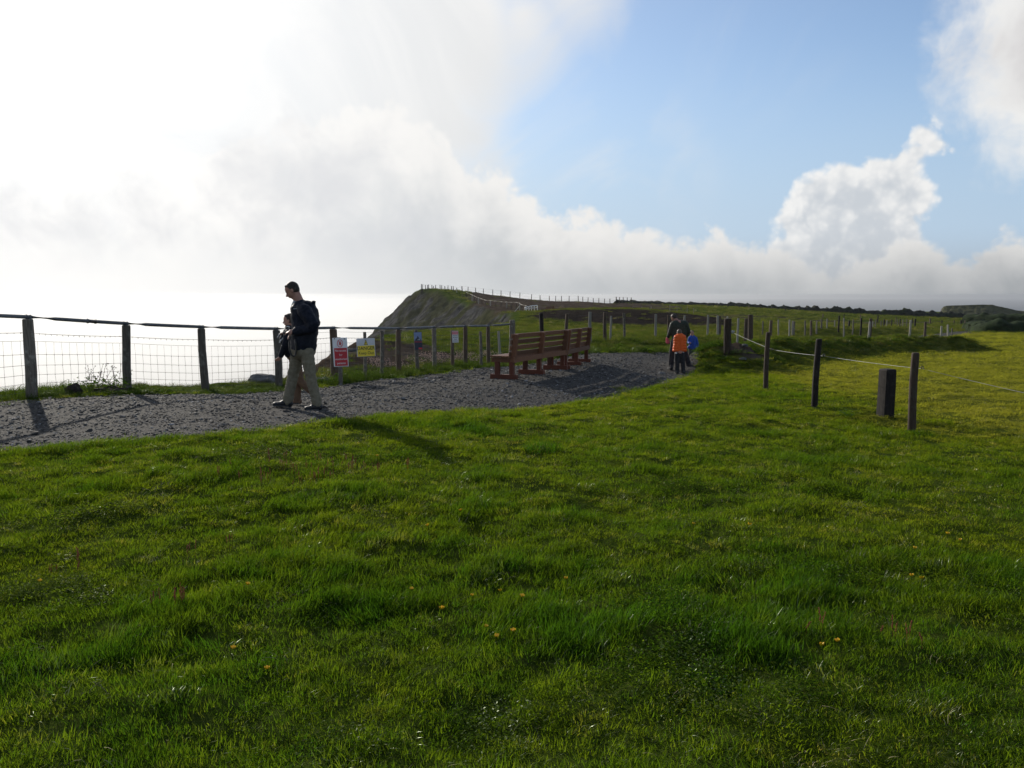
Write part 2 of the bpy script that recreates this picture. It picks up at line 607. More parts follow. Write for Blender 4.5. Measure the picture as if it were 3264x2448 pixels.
FENCE_PIX = [(-260, 11.4), (100, 13.0), (408, 14.9), (654, 16.3), (890, 17.8), (1066, 19.6), (1272, 21.8), (1387, 23.7), (1485, 25.6), (1556, 27.2), (1632, 28.8)]
FENCE_LINE = [tuple(pix(a, 1200, b)[:2]) for a, b in FENCE_PIX]


def ground_z(X, Y, fine=True):
    X, Y = np.atleast_1d(np.asarray(X, float)), np.atleast_1d(np.asarray(Y, float))
    z = base_z(X, Y)
    r = np.hypot(X, Y)
    z = z + banks(X, Y)
    if fine:
        psd = path_sd(X, Y)
        off = sstep(psd, -0.1, 0.5)
        bump = 0.045 * fbm(X * 0.6, Y * 0.6, 2) + 0.050 * fbm(X * 2.3 + 5, Y * 2.3, 3)
        bump = bump * (1 - 0.6 * sstep(r, 15, 60)) + 0.12 * sstep(r, 25, 60) * fbm(X * 0.3, Y * 0.3, 3)
        soil = soil_mask(X, Y)
        rough = 0.16 * fbm(X * 1.1, Y * 0.9, 4) * soil
        z = z + (bump * 1.15 + rough) * off + 0.012 * fbm(X * 1.3, Y * 1.3, 3) * (1 - off)
        z = z - 0.05 * (1 - sstep(psd, -0.25, 0.15))
    s = coast_s(X, Y)
    n = fbm(X * 0.11, Y * 0.11, 4)
    n2 = fbm(X * 0.45, Y * 0.45, 4)
    far = sstep(r, 40, 100)
    s2 = s + (n * 2.2 + n2 * 0.9) * far + n2 * 0.35 * (1 - far)
    slope = 1.25 - 0.30 * far
    drop = np.where(s2 > 0, slope * (np.sqrt(s2 ** 2 + 0.25) - 0.5) + 3.0 * np.maximum(s2 - 24, 0), 0)
    ledge = (0.9 * fbm(X * 0.30 - Y * 0.08, Y * 0.16 + X * 0.25, 5) + 1.3 * n) * sstep(s2, 0.2, 3) * far + 0.25 * fbm(X * 2, Y * 2, 3) * sstep(s2, 0.05, 0.6) * (1 - far)
    z = z - drop + ledge
    return np.maximum(z, -135)


def gz(x, y):
    return float(ground_z(np.array([x]), np.array([y]))[0])


def on_ground(px, Y):
    p = pix(px, 1100, Y)
    for _ in range(4):                       # the forward depth depends a little on the height
        z = gz(p[0], Y)
        v = None
        zc = Y * CP + (EYE - z) * SP
        p = np.array([(px - CX) / F_PX * zc, Y, z])
    return Vector(p)


def height_to(p, py_top):
    """Height above point p of whatever ends at row py_top of the photograph."""
    q = pix(CX, py_top, p.y)
    return float(q[2]) - p.z


# ------------------------------------------------------------------ materials
def material(name):
    m = bpy.data.materials.new(name)
    m.use_nodes = True
    t = m.node_tree
    t.nodes.clear()
    out = node(t, 'ShaderNodeOutputMaterial')
    return m, t, out


def pos(t):
    return N(t, node(t, 'ShaderNodeNewGeometry').outputs['Position'])


def objco(t):
    return N(t, node(t, 'ShaderNodeTexCoord').outputs['Object'])


def principled(t, color, rough=0.6, spec=0.4, metal=0.0, bump=None, bump_strength=0.4, bump_dist=0.01, sheen=0.0):
    b = node(t, 'ShaderNodeBsdfPrincipled')
    if isinstance(color, N):
        t.links.new(color.s, b.inputs['Base Color'])
    else:
        b.inputs['Base Color'].default_value = (*color, 1)
    if isinstance(rough, N):
        t.links.new(rough.s, b.inputs['Roughness'])
    else:
        b.inputs['Roughness'].default_value = rough
    b.inputs['Specular IOR Level'].default_value = spec
    b.inputs['Metallic'].default_value = metal
    b.inputs['Sheen Weight'].default_value = sheen
    if bump is not None:
        bn = node(t, 'ShaderNodeBump')
        bn.inputs['Strength'].default_value = bump_strength
        bn.inputs['Distance'].default_value = bump_dist
        t.links.new(bump.s, bn.inputs['Height'])
        t.links.new(bn.outputs[0], b.inputs['Normal'])
    return b


def simple(name, c0, c1=None, scale=20.0, rough=0.7, spec=0.3, metal=0.0, bump=0.3, dist=0.004, stretch=(1, 1, 1), coords='object', sheen=0.0):
    """Two tones of one colour broken up by fine noise."""
    m, t, out = material(name)
    v = objco(t) if coords == 'object' else pos(t)
    if stretch != (1, 1, 1):
        mp = node(t, 'ShaderNodeMapping')
        mp.inputs['Scale'].default_value = stretch
        t.links.new(v.s, mp.inputs[0])
        v = N(t, mp.outputs[0])
    n = noise(t, v, scale, 6.0, 0.62)
    rnd = N(t, node(t, 'ShaderNodeObjectInfo').outputs['Random'])
    col = mixc(t, n.step(0.3, 0.7), c0, c1 or c0)
    k = 0.82 + rnd * 0.36
    col = mixc(t, 1.0, col, comb(t, k, k, k), 'MULTIPLY')
    b = principled(t, col, rough, spec, metal, n, bump, dist, sheen)
    t.links.new(b.outputs[0], out.inputs[0])
    return m


def wood_mat(name, c0, c1, c2, rough=0.85):
    """Weathered round post: long grain, knots, lichen-grey patches."""
    m, t, out = material(name)
    v = objco(t)
    mp = node(t, 'ShaderNodeMapping')
    mp.inputs['Scale'].default_value = (1, 1, 0.08)
    t.links.new(v.s, mp.inputs[0])
    g = noise(t, N(t, mp.outputs[0]), 60, 5, 0.65)
    k = noise(t, v, 9, 5, 0.6)
    rnd = N(t, node(t, 'ShaderNodeObjectInfo').outputs['Random'])
    col = mixc(t, g.step(0.3, 0.7), c0, c1)
    col = mixc(t, k.step(0.5, 0.66), col, c2)
    f = 0.7 + rnd * 0.6
    col = mixc(t, 1.0, col, comb(t, f, f, f), 'MULTIPLY')
    b = principled(t, col, rough, 0.25, 0, g, 0.6, 0.006)
    t.links.new(b.outputs[0], out.inputs[0])
    return m


M = {}
M['post'] = wood_mat('grey_post_wood', (0.085, 0.072, 0.056), (0.18, 0.155, 0.122), (0.24, 0.225, 0.18))
M['post_brown'] = wood_mat('brown_post_wood', (0.055, 0.038, 0.026), (0.120, 0.082, 0.056), (0.10, 0.09, 0.065))
M['post_rope'] = wood_mat('old_brown_post_wood', (0.032, 0.022, 0.015), (0.078, 0.052, 0.035), (0.06, 0.05, 0.035))
M['post_dark'] = wood_mat('tarred_post_wood', (0.010, 0.008, 0.007), (0.024, 0.018, 0.015), (0.03, 0.025, 0.02))
M['straw'] = simple('dead_straw', (0.24, 0.20, 0.10), (0.36, 0.31, 0.18), 30, 0.8, 0.1)
M['post_pale'] = wood_mat('pale_post_wood', (0.20, 0.185, 0.15), (0.34, 0.315, 0.26), (0.26, 0.24, 0.20))
M['bench'] = wood_mat('stained_bench_wood', (0.115, 0.048, 0.025), (0.205, 0.090, 0.044), (0.16, 0.072, 0.036), 0.6)
M['bench_end'] = wood_mat('stained_bench_leg_wood', (0.090, 0.028, 0.016), (0.150, 0.046, 0.025), (0.11, 0.036, 0.02), 0.6)
M['steel'] = simple('galvanised_steel', (0.10, 0.105, 0.11), (0.17, 0.175, 0.18), 14, 0.65, 0.12, 0.0, 0.15)
M['wire'] = simple('fence_wire', (0.05, 0.05, 0.05), (0.09, 0.09, 0.09), 30, 0.7, 0.2, 0.0, 0.0)
M['white_paint'] = simple('white_paint', (0.62, 0.61, 0.58), (0.75, 0.74, 0.71), 10, 0.5, 0.4, 0, 0.1)
M['sign_white'] = simple('sign_white', (0.66, 0.66, 0.64), (0.76, 0.76, 0.74), 8, 0.35, 0.5, 0, 0.05)
M['sign_grey'] = simple('sign_pale_grey', (0.52, 0.53, 0.56), (0.62, 0.63, 0.66), 8, 0.35, 0.5, 0, 0.05)
M['sign_yellow'] = simple('sign_yellow', (0.72, 0.56, 0.03), (0.78, 0.62, 0.04), 8, 0.35, 0.5, 0, 0.05)
M['sign_red'] = simple('sign_red', (0.56, 0.035, 0.045), (0.62, 0.045, 0.055), 8, 0.35, 0.5, 0, 0.05)
M['sign_black'] = simple('sign_black', (0.012, 0.012, 0.012), (0.02, 0.02, 0.02), 8, 0.4, 0.4, 0, 0.0)
M['photo_blue'] = simple('poster_blue', (0.16, 0.22, 0.38), (0.22, 0.28, 0.44), 5, 0.4, 0.4, 0, 0.0)
M['photo_dark'] = simple('poster_dark_blue', (0.025, 0.035, 0.06), (0.04, 0.05, 0.08), 9, 0.4, 0.4, 0, 0.0)
M['photo_pale'] = simple('poster_pale_grey', (0.33, 0.36, 0.40), (0.42, 0.44, 0.48), 9, 0.4, 0.4, 0, 0.0)
M['tape'] = simple('white_fence_tape', (0.30, 0.30, 0.28), (0.40, 0.40, 0.38), 60, 0.6, 0.3, 0, 0.0)
M['plastic'] = simple('black_plastic', (0.012, 0.012, 0.013), (0.02, 0.02, 0.02), 20, 0.35, 0.5, 0, 0.0)


def stone_mat(name, c0, c1, c2):
    m, t, out = material(name)
    v = pos(t)
    a = noise(t, v, 1.4, 8, 0.65)
    b_ = noise(t, v, 7.0, 8, 0.7)
    col = mixc(t, a.step(0.35, 0.65), c0, c1)
    col = mixc(t, b_.step(0.56, 0.68), col, c2)
    b = principled(t, col, 0.9, 0.2, 0, b_, 0.8, 0.05)
    t.links.new(b.outputs[0], out.inputs[0])
    return m


M['rock'] = stone_mat('cliff_rock', (0.07, 0.07, 0.068), (0.16, 0.158, 0.15), (0.05, 0.055, 0.03))
M['dry_stone'] = stone_mat('dark_bank', (0.020, 0.022, 0.018), (0.045, 0.046, 0.038), (0.03, 0.04, 0.018))


def ground_material():
    m, t, out = material('ground_turf')
    p = pos(t)
    at = {}
    for k in ('soil', 'rock', 'dry', 'peat'):
        at[k] = N(t, node(t, 'ShaderNodeAttribute', attribute_name=k).outputs['Fac'])
    fine = noise(t, p, 28.0, 6, 0.7)
    mid = noise(t, p, 1.6, 6, 0.62, 0.4)
    big = noise(t, p, 0.16, 5, 0.55, 0.3)
    green = mixc(t, mid.step(0.3, 0.7), (0.022, 0.044, 0.005), (0.055, 0.082, 0.010))
    yellow = mixc(t, mid.step(0.3, 0.7), (0.070, 0.085, 0.010), (0.115, 0.122, 0.018))
    turf = mixc(t, (big * 0.8 + at['dry'] * 0.8 - 0.15).step(0.2, 0.8), green, yellow)
    turf = mixc(t, fine.step(0.35, 0.75) * 0.4, turf, (0.085, 0.078, 0.030))
    s_n = noise(t, p, 3.0, 7, 0.68)
    s_v = noise(t, p, 0.45, 6, 0.6)
    soil = mixc(t, s_n.step(0.3, 0.7), (0.030, 0.022, 0.016), (0.075, 0.056, 0.042))
    soil = mixc(t, s_v.step(0.45, 0.7), soil, (0.095, 0.078, 0.062))
    vor = node(t, 'ShaderNodeTexVoronoi')
    vor.inputs['Scale'].default_value = 5.0
    t.links.new(p.s, vor.inputs['Vector'])
    soil = mixc(t, N(t, vor.outputs['Distance']).step(0.16, 0.08) * s_n.step(0.45, 0.6) * 0.7, soil, (0.19, 0.175, 0.155))
    soil = mixc(t, at['peat'] * 0.9, soil, mixc(t, s_n.step(0.3, 0.7), (0.013, 0.011, 0.010), (0.034, 0.028, 0.024)))
    r_n = noise(t, p, 0.55, 8, 0.66, 0.5)
    r_f = noise(t, p, 3.5, 6, 0.7)
    rock = mixc(t, r_n.step(0.35, 0.65), (0.030, 0.030, 0.029), (0.085, 0.083, 0.080))
    rock = mixc(t, r_f.step(0.62, 0.72), rock, (0.18, 0.176, 0.17))
    moss = noise(t, p, 0.16, 7, 0.6, 0.6)
    rock = mixc(t, moss.step(0.43, 0.56), rock, mixc(t, r_n.step(0.3, 0.7), (0.026, 0.029, 0.016), (0.060, 0.060, 0.030)))
    c = mixc(t, at['soil'], turf, soil)
    c = mixc(t, at['rock'], c, rock)
    h = fine * 0.4 + s_n + r_f * at['rock'] * 2.0
    b = principled(t, c, 1.0, 0.0, 0, h, 0.9, 0.06)
    t.links.new(b.outputs[0], out.inputs[0])
    return m


def gravel_material():
    m, t, out = material('gravel')
    p = pos(t)
    v1 = node(t, 'ShaderNodeTexVoronoi')
    v1.inputs['Scale'].default_value = 34.0
    t.links.new(p.s, v1.inputs['Vector'])
    v2 = node(t, 'ShaderNodeTexVoronoi')
    v2.inputs['Scale'].default_value = 75.0
    t.links.new(p.s, v2.inputs['Vector'])
    d1, d2 = N(t, v1.outputs['Distance']), N(t, v2.outputs['Distance'])
    cell = sep(t, N(t, v1.outputs['Color']))[0]
    cell2 = sep(t, N(t, v2.outputs['Color']))[0]
    big = noise(t, p, 0.8, 5, 0.6)
    base = mixc(t, cell * 0.6 + cell2 * 0.4, (0.028, 0.026, 0.023), (0.104, 0.098, 0.088))
    base = mixc(t, d1.step(0.45, 0.75) * 0.75, base, (0.022, 0.020, 0.018))
    base = mixc(t, big.step(0.45, 0.7) * 0.35, base, (0.085, 0.076, 0.064))
    h = (1.0 - d1) * 1.0 + (1.0 - d2) * 0.5
    b = principled(t, base, cell.step(0, 1, 0.85, 0.98), 0.04, 0, h, 0.7, 0.010)
    t.links.new(b.outputs[0], out.inputs[0])
    return m


def pebble_material():
    m, t, out = material('crushed_stone')
    rnd = N(t, node(t, 'ShaderNodeObjectInfo').outputs['Random'])
    p = pos(t)
    n = noise(t, p, 60, 4, 0.6)
    c = mixc(t, rnd, (0.022, 0.020, 0.018), (0.150, 0.142, 0.130))
    c = mixc(t, rnd.step(0.92, 0.95), c, (0.30, 0.29, 0.28))
    c = mixc(t, n * 0.35, c, (0.06, 0.055, 0.05))
    b = principled(t, c, 0.8, 0.15, 0, n, 0.3, 0.004)
    t.links.new(b.outputs[0], out.inputs[0])
    return m


def blade_material(name, dark, bright, dry, trans=0.5, tw=1.9):
    """Grass blades: they let the low sun shine through and glint a little."""
    m, t, out = material(name)
    p = pos(t)
    rnd = N(t, node(t, 'ShaderNodeObjectInfo').outputs['Random'])
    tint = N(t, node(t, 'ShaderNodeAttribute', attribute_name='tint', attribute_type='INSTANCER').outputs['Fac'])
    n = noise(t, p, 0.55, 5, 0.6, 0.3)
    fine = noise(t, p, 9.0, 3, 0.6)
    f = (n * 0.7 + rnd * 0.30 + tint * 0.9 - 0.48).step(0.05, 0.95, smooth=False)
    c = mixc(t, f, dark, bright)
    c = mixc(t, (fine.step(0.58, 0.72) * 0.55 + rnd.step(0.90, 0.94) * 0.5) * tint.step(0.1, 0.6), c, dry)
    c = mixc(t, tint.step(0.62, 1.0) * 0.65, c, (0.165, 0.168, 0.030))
    df = node(t, 'ShaderNodeBsdfDiffuse')
    t.links.new(c.s, df.inputs['Color'])
    gl = node(t, 'ShaderNodeBsdfGlossy')
    gl.inputs['Color'].default_value = (0.8, 0.9, 0.7, 1)
    gl.inputs['Roughness'].default_value = 0.38
    b = node(t, 'ShaderNodeMixShader')
    t.links.new((0.012 + rnd.step(0.93, 0.98) * 0.14).s, b.inputs[0])
    t.links.new(df.outputs[0], b.inputs[1])
    t.links.new(gl.outputs[0], b.inputs[2])
    tr = node(t, 'ShaderNodeBsdfTranslucent')
    tc_ = mixc(t, 1.0, c, (tw * 1.12, tw * 1.0, tw * 0.55), 'MULTIPLY')
    t.links.new(tc_.s, tr.inputs['Color'])
    mx = node(t, 'ShaderNodeMixShader')
    mx.inputs[0].default_value = trans
    t.links.new(b.outputs[0], mx.inputs[1])
    t.links.new(tr.outputs[0], mx.inputs[2])
    t.links.new(mx.outputs[0], out.inputs[0])
    return m


M['ground'] = ground_material()
M['gravel'] = gravel_material()
M['pebble'] = pebble_material()
M['lawn'] = blade_material('lawn_blades', (0.022, 0.062, 0.004), (0.114, 0.148, 0.007), (0.17, 0.15, 0.04), 0.57, 2.3)
M['meadow'] = blade_material('meadow_blades', (0.030, 0.056, 0.010), (0.092, 0.108, 0.022), (0.16, 0.13, 0.06), 0.48, 2.0)
M['herb'] = blade_material('broad_leaves', (0.030, 0.066, 0.008), (0.085, 0.140, 0.018), (0.10, 0.11, 0.03), 0.46, 2.0)


# ------------------------------------------------------------------ the ground sheet
def build_ground():
    az = np.concatenate([np.linspace(-180, -75, 22)[:-1], np.linspace(-75, -38, 30)[:-1], np.linspace(-38, 38, 560)[:-1],
                         np.linspace(38, 75, 30)[:-1], np.linspace(75, 180, 22)])
    az = np.radians(az)
    rr = [0.0]
    rad = np.concatenate([np.geomspace(0.4, 1.8, 8)[:-1], np.geomspace(1.8, 30, 270)[:-1], np.geomspace(30, 320, 330)[:-1], np.geomspace(320, 900, 14)])
    A, Rr = np.meshgrid(az, rad)
    X, Y = np.sin(A) * Rr, np.cos(A) * Rr
    Z = ground_z(X, Y)
    edge = sstep(Rr, 330, 800)
    Z = Z * (1 - edge) + np.minimum(Z, -14) * edge
    nr, na = X.shape
    co = np.stack([X, Y, Z], -1).reshape(-1, 3)
    idx = np.arange(nr * na).reshape(nr, na)
    a, b, c, d = idx[:-1, :-1], idx[:-1, 1:], idx[1:, 1:], idx[1:, :-1]
    faces = np.stack([a, d, c, b], -1).reshape(-1, 4)
    # centre fan
    centre = len(co)
    co = np.vstack([co, [0, 0, gz(0.0, 0.01)]])
    tri = np.stack([np.full(na - 1, centre), idx[0, :-1], idx[0, 1:]], -1)[:, ::-1]
    me = bpy.data.meshes.new('ground')
    nf = len(faces) + len(tri)
    me.vertices.add(len(co))
    me.vertices.foreach_set('co', co.ravel())
    me.loops.add(faces.size + tri.size)
    me.loops.foreach_set('vertex_index', np.concatenate([faces.ravel(), tri.ravel()]))
    me.polygons.add(nf)
    starts = np.concatenate([np.arange(len(faces)) * 4, faces.size + np.arange(len(tri)) * 3])
    me.polygons.foreach_set('loop_start', starts)
    me.update(calc_edges=True)
    me.validate()
    flat = lambda v: np.append(v.ravel(), 0.0).astype(np.float32)
    s = coast_s(X, Y)
    steep = sstep(s + 0.5 * fbm(X * 0.7, Y * 0.7, 3), 0.3, 1.6)
    soil = soil_mask(X, Y)
    dry = sstep(X + fbm(X * 0.05, Y * 0.05, 3) * 8, 6, 14) * (1 - sstep(Y, 84, 95))
    peat = sstep(Y, 66, 72) * (1 - sstep(Y, 86, 92)) * soil
    for k, v in (('soil', soil), ('rock', steep), ('dry', dry), ('peat', peat)):
        at = me.attributes.new(k, 'FLOAT', 'POINT')
        at.data.foreach_set('value', flat(v))
    o = link_mesh('ground', me, M['ground'], smooth=True)
    tag(o, kind='structure')
    return o


def build_track():
    nt = 26
    co, fc = [], []
    ts = np.linspace(-0.02, 1.02, nt)
    P = NE[:, None, :] * (1 - ts)[None, :, None] + FE2[:, None, :] * ts[None, :, None]
    rag = fbm(P[..., 0] * 1.6, P[..., 1] * 1.6, 3) * 0.16
    rag[:, 1:-1] *= 0.3
    dirv = (FE2 - NE)
    dirv /= np.linalg.norm(dirv, axis=1)[:, None]
    P = P + dirv[:, None, :] * rag[..., None]
    Z = ground_z(P[..., 0], P[..., 1])
    ridge = 0.014 * fbm(P[..., 0] * 2.2, P[..., 1] * 2.2, 3)
    Z = Z + 0.030 + ridge
    Z[:, 0] -= 0.09
    Z[:, -1] -= 0.09
    n = len(NE)
    co = np.concatenate([P, Z[..., None]], -1).reshape(-1, 3)
    idx = np.arange(n * nt).reshape(n, nt)
    a, b, c, d = idx[:-1, :-1], idx[1:, :-1], idx[1:, 1:], idx[:-1, 1:]
    fc = np.stack([a, b, c, d], -1).reshape(-1, 4)
    me = bpy.data.meshes.new('gravel_path')
    me.from_pydata(co.tolist(), [], fc.tolist())
    me.update()
    o = link_mesh('gravel_path', me, M['gravel'], smooth=True)
    tag(o, kind='structure')
    return P, Z


def build_sea():
    m, t, out = material('sea_water')
    p = pos(t)
    w = noise(t, p, 0.05, 8, 0.6, 0.4)
    b = principled(t, (0.020, 0.036, 0.044), 0.62, 0.5, 0, w, 0.35, 2.0)
    b.inputs['IOR'].default_value = 1.33
    t.links.new(b.outputs[0], out.inputs[0])
    bm = bmesh.new()
    s = 25500
    v = [bm.verts.new(q) for q in ((-s, -s, -128), (s, -s, -128), (s, s, -128), (-s, s, -128))]
    bm.faces.new(v)
    o = obj('sea', bm, m)
    tag(o, kind='structure')


def build_haze():
    m, t, out = material('sea_air')
    v = node(t, 'ShaderNodeVolumePrincipled')
    v.inputs['Color'].default_value = (0.58, 0.60, 0.63, 1)
    v.inputs['Density'].default_value = HAZE_DENSITY
    v.inputs['Anisotropy'].default_value = 0.52
    t.links.new(v.outputs[0], out.inputs['Volume'])
    bm = bmesh.new()
    s, top, bot = 26000.0, 9.0, -140.0
    box(bm, (0, 0, (top + bot) / 2), (2 * s, 2 * s, top - bot))
    o = obj('haze', bm, m)
    tag(o, kind='stuff')


HAZE_DENSITY = 0.00010
def build_sea_mist():
    """Low white fog lying on the open sea, well off the cliffs."""
    m, t, out = material('sea_fog')
    v = node(t, 'ShaderNodeVolumePrincipled')
    v.inputs['Color'].default_value = (0.78, 0.795, 0.81, 1)
    v.inputs['Density'].default_value = 0.004
    v.inputs['Anisotropy'].default_value = 0.45
    t.links.new(v.outputs[0], out.inputs['Volume'])
    bm = bmesh.new()
    box(bm, (-12900, 1000, -87), (25400, 48000, 66))
    o = obj('sea_mist', bm, m)
    tag(o, kind='stuff')


ground = build_ground()
TRACK_P, TRACK_Z = build_track()
build_sea()
build_haze()
build_sea_mist()


# ------------------------------------------------------------------ posts, rails and wires
def post_bm(h, r, n=10, lean=(0.0, 0.0), sink=0.25, taper=0.94, square=False, flat_top=True):
    """A cut wooden post standing on the origin: uneven outline, slight lean, chamfered top."""
    bm = bmesh.new()
    zs = [-sink, 0.0, h * 0.33, h * 0.66, h - 0.02, h]
    rings = []
    ph = random.uniform(0, 6)
    for i, z in enumerate(zs):
        k = 1.0 + (taper - 1.0) * max(z, 0) / h
        if i == len(zs) - 1:
            k *= 0.86
        ring = []
        for j in range(n):
            t = 2 * math.pi * j / n
            rr = r * k * (1 + 0.05 * math.sin(2 * t + ph + z) + random.uniform(-0.025, 0.025))
            if square:
                c, s = math.cos(t), math.sin(t)
                q = 1.0 / max(abs(c), abs(s))
                rr = r * k * min(q, 1.36) * (1 + random.uniform(-0.012, 0.012))
            w = 0.012 * math.sin(z * 3 + ph)
            ring.append(bm.verts.new((math.cos(t) * rr + lean[0] * z + w, math.sin(t) * rr + lean[1] * z, z)))
        rings.append(ring)
    for a, b in zip(rings, rings[1:]):
        for j in range(n):
            bm.faces.new((a[j], a[(j + 1) % n], b[(j + 1) % n], b[j]))
    bm.faces.new(rings[-1])
    bm.faces.new(rings[0][::-1])
    return bm


def local(parent, p):
    return Vector(p) - parent.location


def wire_strand(bm, a, b, r=0.0018, sag=0.0, n=6, segs=6):
    a, b = Vector(a), Vector(b)
    pts = []
    for i in range(segs + 1):
        t = i / segs
        p = a.lerp(b, t)
        p.z -= sag * 4 * t * (1 - t)
        pts.append(p)
    tube(bm, pts, r, n=n, cap=False)


def cliff_fence():
    posts = []           # (base, height)
    spec = [(-560, 10.2, None), (-235, 11.5, 992), (100, 13.0, 1009), (408, 14.9, 1030), (654, 16.3, 1041), (890, 17.8, 1047), (1066, 19.6, 1044), (1272, 21.8, 1046),
            (1387, 23.7, 1042), (1485, 25.6, 1039), (1556, 27.2, 1038), (1632, 28.8, 1020)]
    root_p = on_ground(654, 16.3)
    root = empty('cliff_fence', root_p, 'post and wire safety fence with a grey tubular top rail along the cliff edge', 'fence')
    tops = []
    radii = [0.085, 0.085, 0.082, 0.075, 0.078, 0.080, 0.088, 0.072, 0.066, 0.070, 0.062, 0.105]
    mats = ['post', 'post', 'post', 'post', 'post', 'post', 'post_brown', 'post_brown', 'post', 'post_brown', 'post_brown', 'post']
    leans = [0, .01, .02, .008, -.02, -.025, .0, .0, -.03, -.02, .01, .0]
    for (px, Y, top), r, mk, ln in zip(spec, radii, mats, leans):
        p = on_ground(px, Y)
        h = height_to(p, top) if top else 1.27
        bm = post_bm(h - 0.035 if top != 1020 else h, r, lean=(ln, 0))
        o = obj('post', bm, M[mk], root, smooth=False)
        o.location = local(root, p)
        tops.append(p + Vector((ln * h, 0, h)))
        posts.append((p, h))
    # tubular rail on top; it ends in the side of the thicker end post
    ends = tops[:]
    ends[-1] = posts[-1][0] + Vector((-0.09, -0.04, height_to(posts[-1][0], 1033)))
    ends = [e + Vector((0, 0, -0.005)) for e in ends[:-1]] + [ends[-1]]
    for i, (a, b) in enumerate(zip(ends, ends[1:])):
        bm = bmesh.new()
        mid = [a.lerp(b, t) + Vector((0, 0, -0.003 * math.sin(math.pi * t))) for t in (0, .25, .5, .75, 1)]
        tube(bm, [local(root, q) for q in mid], 0.030, n=12, cap=True)
        obj('rail', bm, M['steel'], root, smooth=True)
        if i in (2, 5, 8):
            bm = bmesh.new()
            t = 0.62
            q = local(root, a.lerp(b, t) + Vector((0, 0, -0.003)))
            d = (b - a).normalized()
            tube(bm, [q - d * 0.085, q + d * 0.085], 0.041, n=12)
            obj('rail_sleeve', bm, M['steel'], root, smooth=True)
        bm = bmesh.new()                                   # saddle bracket that holds the rail on the post
        d = (b - a).normalized()
        q = local(root, a)
        tube(bm, [q - d * 0.035, q + d * 0.035], 0.037, n=10)
        for s in (-1, 1):
            box(bm, q + Vector((0.034 * s * -d.y, 0.034 * s * d.x, -0.05)), (0.012, 0.03, 0.08))
        obj('rail_bracket', bm, M['steel'], root)
    # thinner stakes in between
    for (px, Y, top, mk, r) in ((1219, 20.9, 1053, 'post', 0.05), (1534, 26.4, 1056, 'post', 0.045), (1593, 27.6, 1056, 'post_pale', 0.04)):
        p = on_ground(px, Y)
        o = obj('stake', post_bm(height_to(p, top), r, n=8, lean=(random.uniform(-.03, .0), 0)), M[mk], root)
        o.location = local(root, p)
    # wires: plain strand, barbed strand, square netting, one part per bay
    for i, ((p0, h0), (p1, h1)) in enumerate(zip(posts, posts[1:])):
        d = (p1 - p0)
        L = d.length
        u = d.normalized()
        off = Vector((u.y, -u.x, 0)) * -0.07
        bm = bmesh.new()
        q0, q1 = p0 + off, p1 + off

        def lv(t, f, w=0.0):
            b = q0.lerp(q1, t)
            hh = h0 * (1 - t) + h1 * t
            b.z += f * hh - 0.015 * math.sin(math.pi * t)
            return b
        wire_strand(bm, local(root, lv(0, 0.80)), local(root, lv(1, 0.80)), 0.0042, 0.012)
        nb = int(L / 0.11)
        for k in range(nb):
            q = local(root, lv((k + 0.5) / nb, 0.80)) + Vector((0, 0, -0.012 * 4 * ((k + .5) / nb) * (1 - (k + .5) / nb)))
            for s in (-1, 1):
                dv = Vector((random.uniform(-1, 1) * 0.6, random.uniform(-1, 1), s)).normalized() * 0.014
                tube(bm, [q - dv, q + dv], 0.0032, n=4, cap=False)
        obj('barbed_wire', bm, M['wire'], root)
        if i >= 5:
            bm = bmesh.new()
            wire_strand(bm, local(root, lv(0, 0.92)), local(root, lv(1, 0.91)), 0.0032, 0.01)
            obj('plain_wire', bm, M['wire'], root)
        bm = bmesh.new()
        levels = [0.70, 0.535, 0.40, 0.28, 0.17, 0.07]
        for f in levels:
            wire_strand(bm, local(root, lv(0, f)), local(root, lv(1, f)), 0.0026, 0.006, n=4)
        nv = max(3, int(round(L / 0.152)))
        for k in range(nv):
            t = (k + 0.5) / nv
            pts = [local(root, lv(min(max(t + random.uniform(-.004, .004), 0), 1), f)) for f in levels]
            tube(bm, pts, 0.0022, n=4, cap=False)
            for q in pts[1:-1]:
                bmesh.ops.create_icosphere(bm, subdivisions=1, radius=0.006, matrix=Matrix.Translation(q))
        o = obj('wire_netting', bm, M['wire'], root)
        o['kind'] = 'stuff'
    return posts


def wire_fence(name, label, posts, strands=(0.9, 0.62, 0.34), cat='fence', r_wire=0.0018):
    """posts: (px, Y or None, py_top, py_base or None, radius, material)."""
    pts = []
    for (px, Y, top, basey, r, mk) in posts:
        if Y is None:
            Y = 1.2 * F_PX / max(basey - top, 6)
        p = on_ground(px, Y)
        h = min(max(height_to(p, top), 0.75), 2.0)
        pts.append((p, h, r, mk))
    root = empty(name, pts[0][0], label, cat)
    for (p, h, r, mk) in pts:
        o = obj('post', post_bm(h, r, n=7 if p.y > 45 else 10, lean=(random.uniform(-.03, .03), random.uniform(-.02, .02)), sink=0.4), M[mk], root)
        o.location = local(root, p)
    if strands:
        bm = bmesh.new()
        for (p0, h0, *_), (p1, h1, *_) in zip(pts, pts[1:]):
            for f in strands:
                wire_strand(bm, local(root, p0 + Vector((0, 0, h0 * f))), local(root, p1 + Vector((0, 0, h1 * f))), r_wire, 0.01, n=3, segs=2)
        o = obj('wire', bm, M['wire'], root)
        o['kind'] = 'stuff'
    return root


FENCE_POSTS = cliff_fence()

